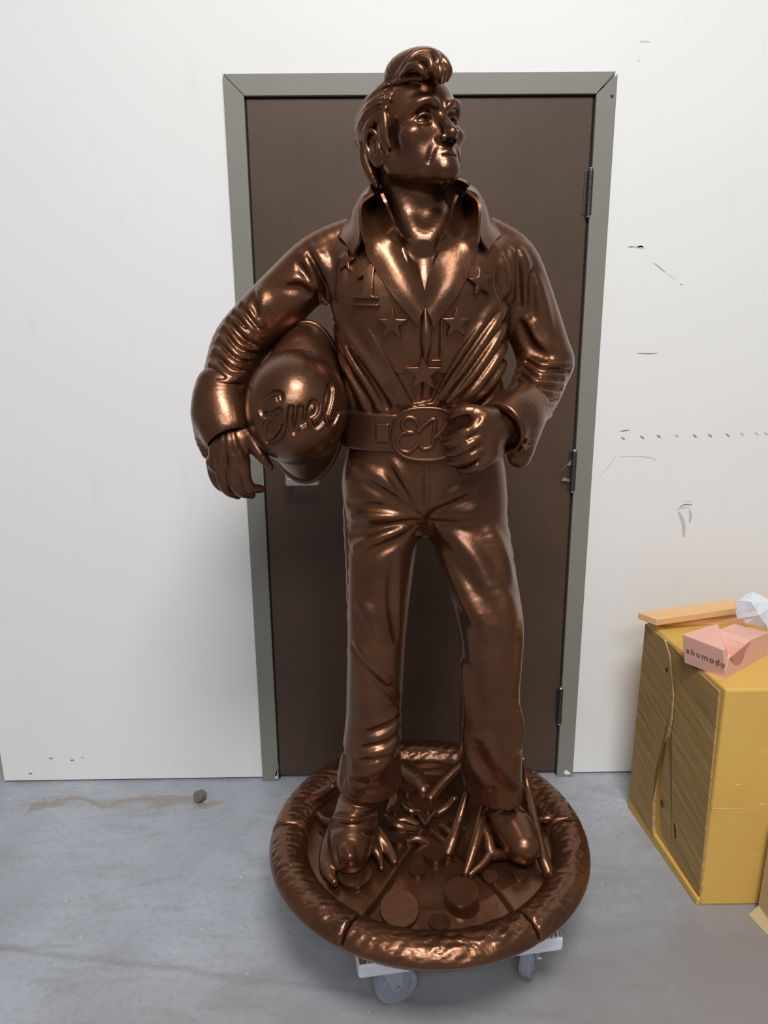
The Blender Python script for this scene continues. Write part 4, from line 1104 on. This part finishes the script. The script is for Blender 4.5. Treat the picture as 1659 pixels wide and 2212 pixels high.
# sawn skin on the left side in two sheets with a ragged seam between them
def sidept(u, z, out):      # u 0 front .. 1 back
    q = np.array([FX+(BX-FX)*u, FY+(BY-FY)*u, z]); nrm = np.array([-(BY-FY), BX-FX, 0]); nrm /= np.linalg.norm(nrm)
    return q+nrm*out
def side_u(px, py):   # pixel -> (u, z) on the side plane
    d = CF+CR*(px-IW/2)/F_PX-CU*(py-IH/2)/F_PX
    nrm = np.array([-(BY-FY), BX-FX, 0.0]); tt = ((np.array([FX, FY, 0])-CAM)@nrm)/(d@nrm); q = CAM+d*tt
    return (q[1]-FY)/(BY-FY), q[2]
ZL = .035
def sheet(name, poly, out, mat):
    bm = bmesh.new()
    a = [bm.verts.new(tuple(sidept(u, z, out))) for u, z in poly]; b = [bm.verts.new(tuple(sidept(u, z, -.004))) for u, z in poly]
    bm.faces.new(a); bm.faces.new(b[::-1]); m = len(poly)
    for i in range(m): bm.faces.new((a[i], b[i], b[(i+1) % m], a[(i+1) % m]))
    bmesh.ops.triangulate(bm, faces=[f for f in bm.faces if len(f.verts) > 4])
    return link(name, bm_mesh(name, bm), mat, FB)
rs = random.Random(3)
cl = lambda q: [(min(.995, max(.003, u)), min(ZB-.004, max(.012, z))) for u, z in q]
front = cl([side_u(x, y) for x, y in ((1557, 1494), (1515, 1932), (1481, 1880), (1455, 1836), (1434, 1798), (1430, 1752), (1431, 1680), (1436, 1652), (1442, 1630), (1447, 1612), (1453, 1594), (1459, 1556), (1463, 1504), (1459, 1474), (1455, 1415), (1445, 1376))])
back = cl([side_u(x, y) for x, y in ((1401, 1347), (1443, 1374), (1453, 1415), (1457, 1474), (1461, 1503), (1457, 1555), (1450, 1591), (1439, 1606), (1433, 1628), (1426, 1650), (1421, 1679), (1417, 1734), (1416, 1789), (1420, 1812), (1364, 1722))])
sheet('sawn_sheet', front, .005, M_AGED)
sheet('sawn_sheet', back, .010, M_AGED)
bm = bmesh.new()
hexa(bm, [tuple(sidept(u, z, o)) for u, z, o in ((.0, .0, .0), (1, .0, .0), (1, .0, .010), (.0, .0, .010), (.0, .022, .0), (1, .040, .0), (1, .036, .009), (.0, .018, .009))], .003, 2)
link('lip', bm_mesh('lip', bm), M_FOAM, FB)
for (x, y), rx, rz, r0 in (((1448, 1446), .006, .007, 0), ((1462, 1795), .006, .020, .4), ((1437, 1735), .007, .010, .2)):
    u, z = side_u(x, y); k = 22
    poly = [(u+(rx*math.cos(q)+.35*rz*math.sin(q)*(1 if r0 else 0))*(.85+.3*rs.random())/abs(BY-FY), z+rz*math.sin(q)*(.85+.3*rs.random())) for q in [2*math.pi*i/k for i in range(k)]]
    bm = bmesh.new(); o1 = .0104 if x < 1452 else .0054
    f = bm.faces.new([bm.verts.new(tuple(sidept(a_, z_, o1))) for a_, z_ in poly]); 
    rr = bmesh.ops.extrude_face_region(bm, geom=[f]); bmesh.ops.translate(bm, verts=[q for q in rr['geom'] if isinstance(q, bmesh.types.BMVert)], vec=(.0012, 0, 0))
    link('smear', bm_mesh('smear', bm), M_SPOT, FB)

M_PALELINE = simple('pale_scratch', srgb(226, 196, 130), .8)
for L, w in (([(1537, 1746), (1570, 1748), (1610, 1745), (1650, 1747)], .0008), ([(1588, 1696), (1596, 1695), (1604, 1694)], .0010)):
    link('scratch', tube_mesh('scratch', [P(x, y, FY-.0004) for x, y in L], w, 6, 3), M_PALELINE, FB)
# second block, mostly outside the frame
t = NT('pale_foam', .8, spec=.2); v = t.coord(rot=(0, 0, .3))
sx = t.n('ShaderNodeSeparateXYZ'); t.l(t.coord(), sx.inputs[0])
cb = t.n('ShaderNodeCombineXYZ'); t.l(t.math('MULTIPLY', t.math('ADD', sx.outputs[2], t.math('MULTIPLY', sx.outputs[1], .9)), 90.0), cb.inputs[2])
g = t.noise(cb.outputs[0], 1.4, 6, .75)
t.color(t.mix(g, srgb(172, 150, 110), srgb(214, 196, 158))); t.bump(g, .5, .004); M_PALE = t.m
q0 = PZ(1634, 1968, 0); q1 = P(1655, 1775, q0[1]+.005)
SB = empty('foam_block', (q0[0]+.15, q0[1]-.1, 0), 'smaller pale sawn foam block at the right edge, in front of the large yellow block', 'foam block')
bm = bmesh.new()
zz_ = q1[2]
hexa(bm, [(q0[0], q0[1], .012), (q0[0]+.3, q0[1], .012), (q0[0]+.3, q0[1]-.22, .012), (q0[0]+.03, q0[1]-.22, .012),
          (q0[0]+.004, q0[1], zz_), (q0[0]+.3, q0[1], zz_), (q0[0]+.3, q0[1]-.22, zz_), (q0[0]+.035, q0[1]-.22, zz_)], .004, 2)
link('core', bm_mesh('core', bm), M_PALE, SB)
bm = bmesh.new(); c0 = PZ(1614, 1975, 0); c1 = PZ(1659, 2030, 0)
hexa(bm, [(c0[0], c0[1], 0), (q0[0]+.3, q0[1], 0), (q0[0]+.3, q0[1]-.22, 0), (c1[0]+.03, c1[1]-.09, 0),
          (q0[0]+.002, q0[1]-.002, .022), (q0[0]+.3, q0[1], .022), (q0[0]+.3, q0[1]-.22, .022), (q0[0]+.032, q0[1]-.22, .022)], .002, 1)
link('splayed_foot', bm_mesh('splayed_foot', bm), M_PALE, SB)

# boards on top
t = NT('pale_pine', .5); v = t.coord(scale=(2, 30, 30), rot=(0, 0, -.15)); g = t.noise(v, 3, 5, .6)
t.color(t.mix(g, srgb(222, 172, 120), srgb(236, 192, 142))); t.bump(g, .05, .002); M_PINE = t.m
M_PINEEND = simple('dark_end_grain', srgb(150, 112, 66), .7, var=.2, scale=60)
def board(name, corners, th, label, drop=0.0):
    """corners: near-left, near-right, far-right, far-left as world points of the top face"""
    c = [np.array(q, float) for q in corners]
    o = empty(name, tuple(c[0]-[0, 0, th]), label, 'board')
    bm = bmesh.new(); hexa(bm, [tuple(q-[0, 0, th]) for q in c]+[tuple(q) for q in c], .0012, 1)
    me = bm_mesh('plank', bm); ob = link('plank', me, [M_PINE, M_PINEEND], o)
    lx = (c[0]+c[3])/2
    for f in me.polygons:
        if f.normal.x < -.8: f.material_index = 1
    return o
th = .019
y_n = -.30
# lower board lies on the block, upper one leans across it
A0 = P(1425, 1343, -.245); A0[2] = ZB+th
z1_ = ZB+th
lo0, lo1 = PZ(1428, 1341, z1_), PZ(1608, 1337, z1_)
lo0 = PZ(1430, 1340, z1_); lo1 = PZ(1608, 1334, z1_)
dv = (lo1-lo0); pv = np.array([-dv[1], dv[0], 0]); pv /= np.linalg.norm(pv)
board('board', (lo0, lo1, lo1+pv*.07, lo0+pv*.07), th, 'short pale wooden board lying flat under the longer tilted one')
z2_ = z1_+.0215
u0, u1 = PZ(1419, 1338, z2_), PZ(1594, 1313, z2_+.013)
u1 = u0+(u1-u0)*1.9
dv = (u1-u0)/np.linalg.norm(u1-u0); fl0 = PZ(1378, 1323, z2_+.003)
pv = (fl0-u0)
board('board', (u0, u1, u1+pv*1.0, u0+pv), th, 'longer pale wooden board tilted on top with its dark sawn end overhanging')

# pink foam offcut with stamped letters
M_PINK = simple('pink_foam', srgb(226, 176, 160), .75, var=.05, scale=30, bump=.08)
M_INK = simple('grey_ink', srgb(110, 84, 80), .8)
zf = ZB
a0 = PZ(1566, 1468, zf)                # near bottom corner
a1 = PZ(1478, 1432, zf)                # left bottom corner (overhangs the edge a little)
ha = P(1562, 1404, a0[1])[2]-zf        # height at near corner
tl = P(1474, 1370, a1[1])
ntop = P(1562, 1404, a0[1]); 
a2 = PZ(1640, 1425, zf); a2 = a0+(a2-a0)*1.5
PB = empty('foam_offcut', tuple((a0+a1)/2), 'pink foam offcut with stamped grey letters on the corner of the yellow block', 'foam offcut')
far = PZ(1551, 1346, tl[2])
bm = bmesh.new()
dirb = (a2-a0)/np.linalg.norm(a2-a0)
wedge_b = [a1, a0+dirb*.004, a0+dirb*.05, a1+dirb*.09]
wedge_t = [tl, ntop, ntop+dirb*.004+(far-tl)*.05, far]
hexa(bm, [tuple(q) for q in wedge_b]+[tuple(q) for q in wedge_t], .0016, 2)
link('stamped_piece', bm_mesh('stamped_piece', bm), M_PINK, PB)
# carved trough piece: profile extruded away from the viewer's left
prof = [(0.0, 0.0), (.0, .020), (.006, .052), (.014, .062), (.022, .048), (.040, .024), (.060, .018), (.078, .022), (.086, .050), (.094, .064), (.108, .072), (.125, .070), (.20, .066), (.21, 0)]
ext = (a1-a0); ext = np.array([ext[0], ext[1], 0])*-1; 
back_v = np.array([-dirb[1], dirb[0], 0])*.085
bm = bmesh.new()
o0 = a0+dirb*.002+np.array([.0, -.0, 0])
A = [bm.verts.new(tuple(o0+dirb*u+np.array([0, 0, z]))) for u, z in prof]
B2 = [bm.verts.new(tuple(o0+back_v+dirb*(u*.96+.004)+np.array([0, 0, z*(1.12 if u < .05 else 1.0)]))) for u, z in prof]
bm.faces.new(A); bm.faces.new(B2[::-1])
for i in range(len(prof)): bm.faces.new((A[i], A[(i+1) % len(prof)], B2[(i+1) % len(prof)], B2[i]))
bmesh.ops.triangulate(bm, faces=[f for f in bm.faces if len(f.verts) > 4])
link('carved_piece', bm_mesh('carved_piece', bm), M_PINK, PB)
# letters
cu = bpy.data.curves.new('lettering', 'FONT'); cu.body = 'abomodu'; cu.size = .0235; cu.space_character = 1.25; cu.extrude = .0004; cu.align_x = 'CENTER'; cu.align_y = 'CENTER'
tmp = bpy.data.objects.new('lettering', cu); COL.objects.link(tmp)
dg = bpy.context.evaluated_depsgraph_get(); lm = bpy.data.meshes.new_from_object(tmp.evaluated_get(dg)); bpy.data.objects.remove(tmp)
ex = Vector(a0-a1).normalized(); ez = Vector((tl-a1)/2+(ntop-a0)/2); nn = ex.cross(ez).normalized(); ez2 = nn.cross(ex)
ctr = Vector((P(1523, 1425, (a0[1]+a1[1])/2)))
cc = (Vector(a0)+Vector(a1)+Vector(tl)+Vector(ntop))/4+nn*.0004+ex*.006
lm.transform(Matrix.Translation(cc) @ Matrix((ex, ez2, nn)).transposed().to_4x4()); lm.name = 'lettering'
link('lettering', lm, M_INK, PB)

# crumpled white plastic packing at the right edge
t = NT('white_plastic_film', .35, spec=.5); t.color(srgb(222, 226, 236)); t.b.inputs['Transmission Weight'].default_value = .0
t.bump(t.noise(t.coord(), 60, 3), .2, .003); M_FILM = t.m
r = random.Random(8); cB = P(1650, 1325, -.36)
bm = bmesh.new()
pts = [P(x, y, d) for x, y, d in ((1590, 1300, -.36), (1592, 1335, -.37), (1606, 1292, -.34), (1625, 1279, -.34), (1660, 1292, -.32), (1612, 1345, -.38), (1660, 1360, -.40), (1640, 1330, -.41), (1690, 1330, -.36), (1690, 1370, -.38), (1606, 1340, -.33), (1660, 1340, -.30), (1622, 1300, -.395), (1680, 1300, -.36))]
for p_ in pts: bm.verts.new(tuple(p_))
bmesh.ops.convex_hull(bm, input=bm.verts)
bmesh.ops.subdivide_edges(bm, edges=bm.edges, cuts=2)
for v_ in bm.verts: v_.co += Vector((r.uniform(-1, 1), r.uniform(-1, 1), r.uniform(-1, 1)))*.0022
PF = link('plastic_film', bm_mesh('plastic_film', bm), M_FILM)
tag(PF, 'crumpled white plastic packing lying on the boards at the right edge', 'packing')

# rubber stopper on the floor by the wall
t = simple('old_rubber', srgb(112, 108, 100), .7, var=.2, scale=50, bump=.1)
c0 = PZ(432, 1733, 0); bm = bmesh.new()
Mx = Matrix.Translation(Vector((c0[0], c0[1]+.004, .0165))) @ Matrix.Rotation(-.5, 4, 'Z') @ Matrix.Rotation(math.radians(72), 4, 'X')
lathe_bm(bm, [(.0155, -.014), (.0175, -.012), (.0172, .010), (.0155, .013)], 28, Mx)
mz = min(v_.co.z for v_ in bm.verts); bmesh.ops.translate(bm, verts=bm.verts, vec=(0, 0, -mz+.0002))
ob = link('rubber_stopper', bm_mesh('rubber_stopper', bm), t, None, False)
tag(ob, 'small round grey stopper lying on the concrete floor near the wall', 'stopper')
FG = link('figure', sdf_mesh('figure', FIG, .0017, (-.58, -.95, .95), (.36, -.40, 2.05)), M_BRONZE, ST)
JS = link('jumpsuit', sdf_mesh('jumpsuit', SUIT, .0029, (-.58, -.95, .25), (.36, -.40, 1.68)), M_BRONZE, ST)
CO.parent = JS; CO.matrix_parent_inverse = parent_world(JS).inverted()
for q in LAPS: link('lapel', q, M_BRONZE, JS, True)
link('hair', sdf_mesh('hair', HAIR, .0016, (-.25, -.80, 1.60), (.10, -.45, 2.02)), M_BRONZE, ST)
# stars, number and pull on the jacket
for px in (star_px(847, 700, 38, .02), star_px(985, 698, 37, .0), star_px(914, 806, 45, .0, sx=1.0), star_px(1037, 610, 37, -.1, sx=.85), star_px(750, 566, 28, .1, sx=.8)):
    b_, lo, hi = badge(SMOOTH[:4], px, .0095); link('star', sdf_mesh('star', b_, .0019, lo, hi), M_BRONZE, JS)
one = [[(770, 597), (797, 569), (812, 570), (808, 640), (820, 642), (820, 648), (762, 646), (762, 640), (782, 639), (786, 596), (774, 605)], [(762, 654), (821, 656), (821, 664), (761, 661)]]
for px in one:
    b_, lo, hi = badge(SMOOTH[:4], px, .0105); link('number', sdf_mesh('number', b_, .0019, lo, hi), M_BRONZE, JS)
b_, lo, hi = badge(SMOOTH[:4], [(950, 690), (957, 690), (957, 782), (930, 782), (930, 776), (950, 776)], .0075); link('placket', sdf_mesh('placket', b_, .0019, lo, hi), M_BRONZE, JS)
X = hit(SMOOTH, [(918, 668), (919, 690), (920, 720), (920, 750), (919, 778)]); Nn = normal(SMOOTH, X)
link('zip_pull', tube_mesh('zip_pull', X+Nn*np.array([.008, .010, .012, .012, .009])[:, None], [.0035, .0060, .0105, .0095, .0030], 14), M_BRONZE, JS, True)
# cuffs
cR = [('+', tb([(478, 842, -.650, 56), (476, 872, -.664, 61), (484, 905, -.680, 62), (492, 926, -.690, 60)], 4), 0), ('+', tb([(452, 900, -.668, 34), (448, 940, -.660, 28), (452, 975, -.655, 18)], 3), .02),
      ('-', tb([(494, 915, -.692, 44), (505, 985, -.720, 52), (515, 1040, -.75, 60)], 2), .006), ('i', plane(P(500, 928, -.69), np.array([.10, -.25, -1.0])), .006) ]
cR[3] = ('i', lambda X, p=P(500, 924, -.70): (p[2]-.050-X[:, 2])+np.clip((X[:, 0]-p[0]+.01)*.9, -.10, .06)*.75, .006)
link('cuff', sdf_mesh('cuff', cR, .0022, (-.60, -.82, 1.05), (-.28, -.52, 1.45)), M_BRONZE, JS)
cL = [('+', tb([(1132, 882, -.680, 56), (1112, 900, -.712, 60), (1086, 920, -.745, 60)], 4), 0), ('+', tb([(1122, 920, -.715, 46), (1124, 960, -.722, 34), (1122, 985, -.722, 26)], 3), .02),
      ('-', tb([(1100, 925, -.73, 40), (1066, 940, -.775, 50), (1030, 950, -.82, 58)], 2), .006),
      ('i', plane(P(1076, 930, -.752), P(1040, 950, -.80)-P(1120, 895, -.70)), .005)]
link('cuff', sdf_mesh('cuff', cL, .0022, (.02, -.90, 1.05), (.32, -.58, 1.42)), M_BRONZE, JS)
b_, lo, hi = badge(cL, star_px(1130, 962, 22, .3, sx=.8), .006); link('star', sdf_mesh('star', b_, .0019, lo, hi), M_BRONZE, JS)
BE = link('belt', sdf_mesh('belt', belt, .0026, (-.25, -.80, zb_-.03), (.22, -.42, zt_+.03)), M_BRONZE, ST)
b_, lo, hi = badge(BELT_TOP, sup(919, 937, 74, 60), .011, 0); BK = link('buckle', sdf_mesh('buckle', b_, .0020, lo, hi), M_BRONZE, BE)
bf = [('+', lambda X: fsm(X)-.021, 0)]
for k_, (px, h_) in enumerate(((sup(919, 937, 74, 60), .0025),)):
    X = hit(bf, sup(919, 937, 70, 56)+[sup(919, 937, 70, 56)[0]]); 
    link('buckle_edge', tube_mesh('buckle_edge', X, .0028, 8, 2), M_BRONZE, BE, True)
for L in mono:
    q = np.array(L); X = hit(bf, q)
    link('monogram', tube_mesh('monogram', X, .0050, 10, 5), M_BRONZE, BE, True)
b_, lo, hi = badge(BELT_TOP, [(811, 914), (842, 914), (842, 956), (811, 955)], .005, 0); link('belt_loop', sdf_mesh('belt_loop', b_, .0020, lo, hi), M_BRONZE, BE)
# helmet
HE = link('helmet', sdf_mesh('helmet', HELM, .0019, hc-np.array([.14, .16, .15]), hc+np.array([.14, .16, .15])), M_BRONZE, ST)
rows = []
for a in np.linspace(0, 2*math.pi, 25):
    c, s = math.cos(a), math.sin(a)
    rows.append([P(641+102*c, 880-116*s, -.675), P(650+97*c, 874-(150 if s > 0 else 142)*s, -.640), P(660+86*c, 868-172*s, -.590)])
link('helmet_shell', sheet_mesh('helmet_shell', rows, .006, 2), M_BRONZE, HE, True)
link('helmet_rim', tube_mesh('helmet_rim', [r_[2] for r_ in rows], .006, 10, 2), M_BRONZE, HE, True)
# scalloped stripe down the outside of each trouser leg
for side, pts in ((0, [(749, 1010), (746, 1060), (745, 1120), (748, 1180), (751, 1240), (752, 1300), (755, 1370), (752, 1430)]), (1, [(1083, 1030), (1088, 1080), (1096, 1140), (1106, 1200), (1114, 1260), (1122, 1320), (1128, 1370)])):
    q = spline(np.array(pts, float), 5); out = []
    for i in range(0, len(q)-1, 3):
        c = P(q[i, 0]+(5 if side == 0 else -7), q[i, 1], float(np.interp(q[i, 1], [1040, 1120, 1210, 1290, 1360, 1430], [-.600, -.606, -.617, -.630, -.638, -.634] if side == 0 else [-.600, -.612, -.640, -.675, -.695, -.685]))); out.append(('+', ellip(c, (.010, .024, .030)), .004))
    pts3 = [o for o in out]
    lo = P(q[-1, 0], q[-1, 1], -.62); hi = P(q[0, 0], q[0, 1], -.62)
    xs = sorted((lo[0], hi[0]))
    link('side_stripe', sdf_mesh('side_stripe', out, .0028, (xs[0]-.06, -.76, lo[2]-.06), (xs[1]+.06, -.54, hi[2]+.06)), M_BRONZE, JS)
ST['label'] = 'bronze coloured statue of a standing man in a jumpsuit, helmet under his arm'
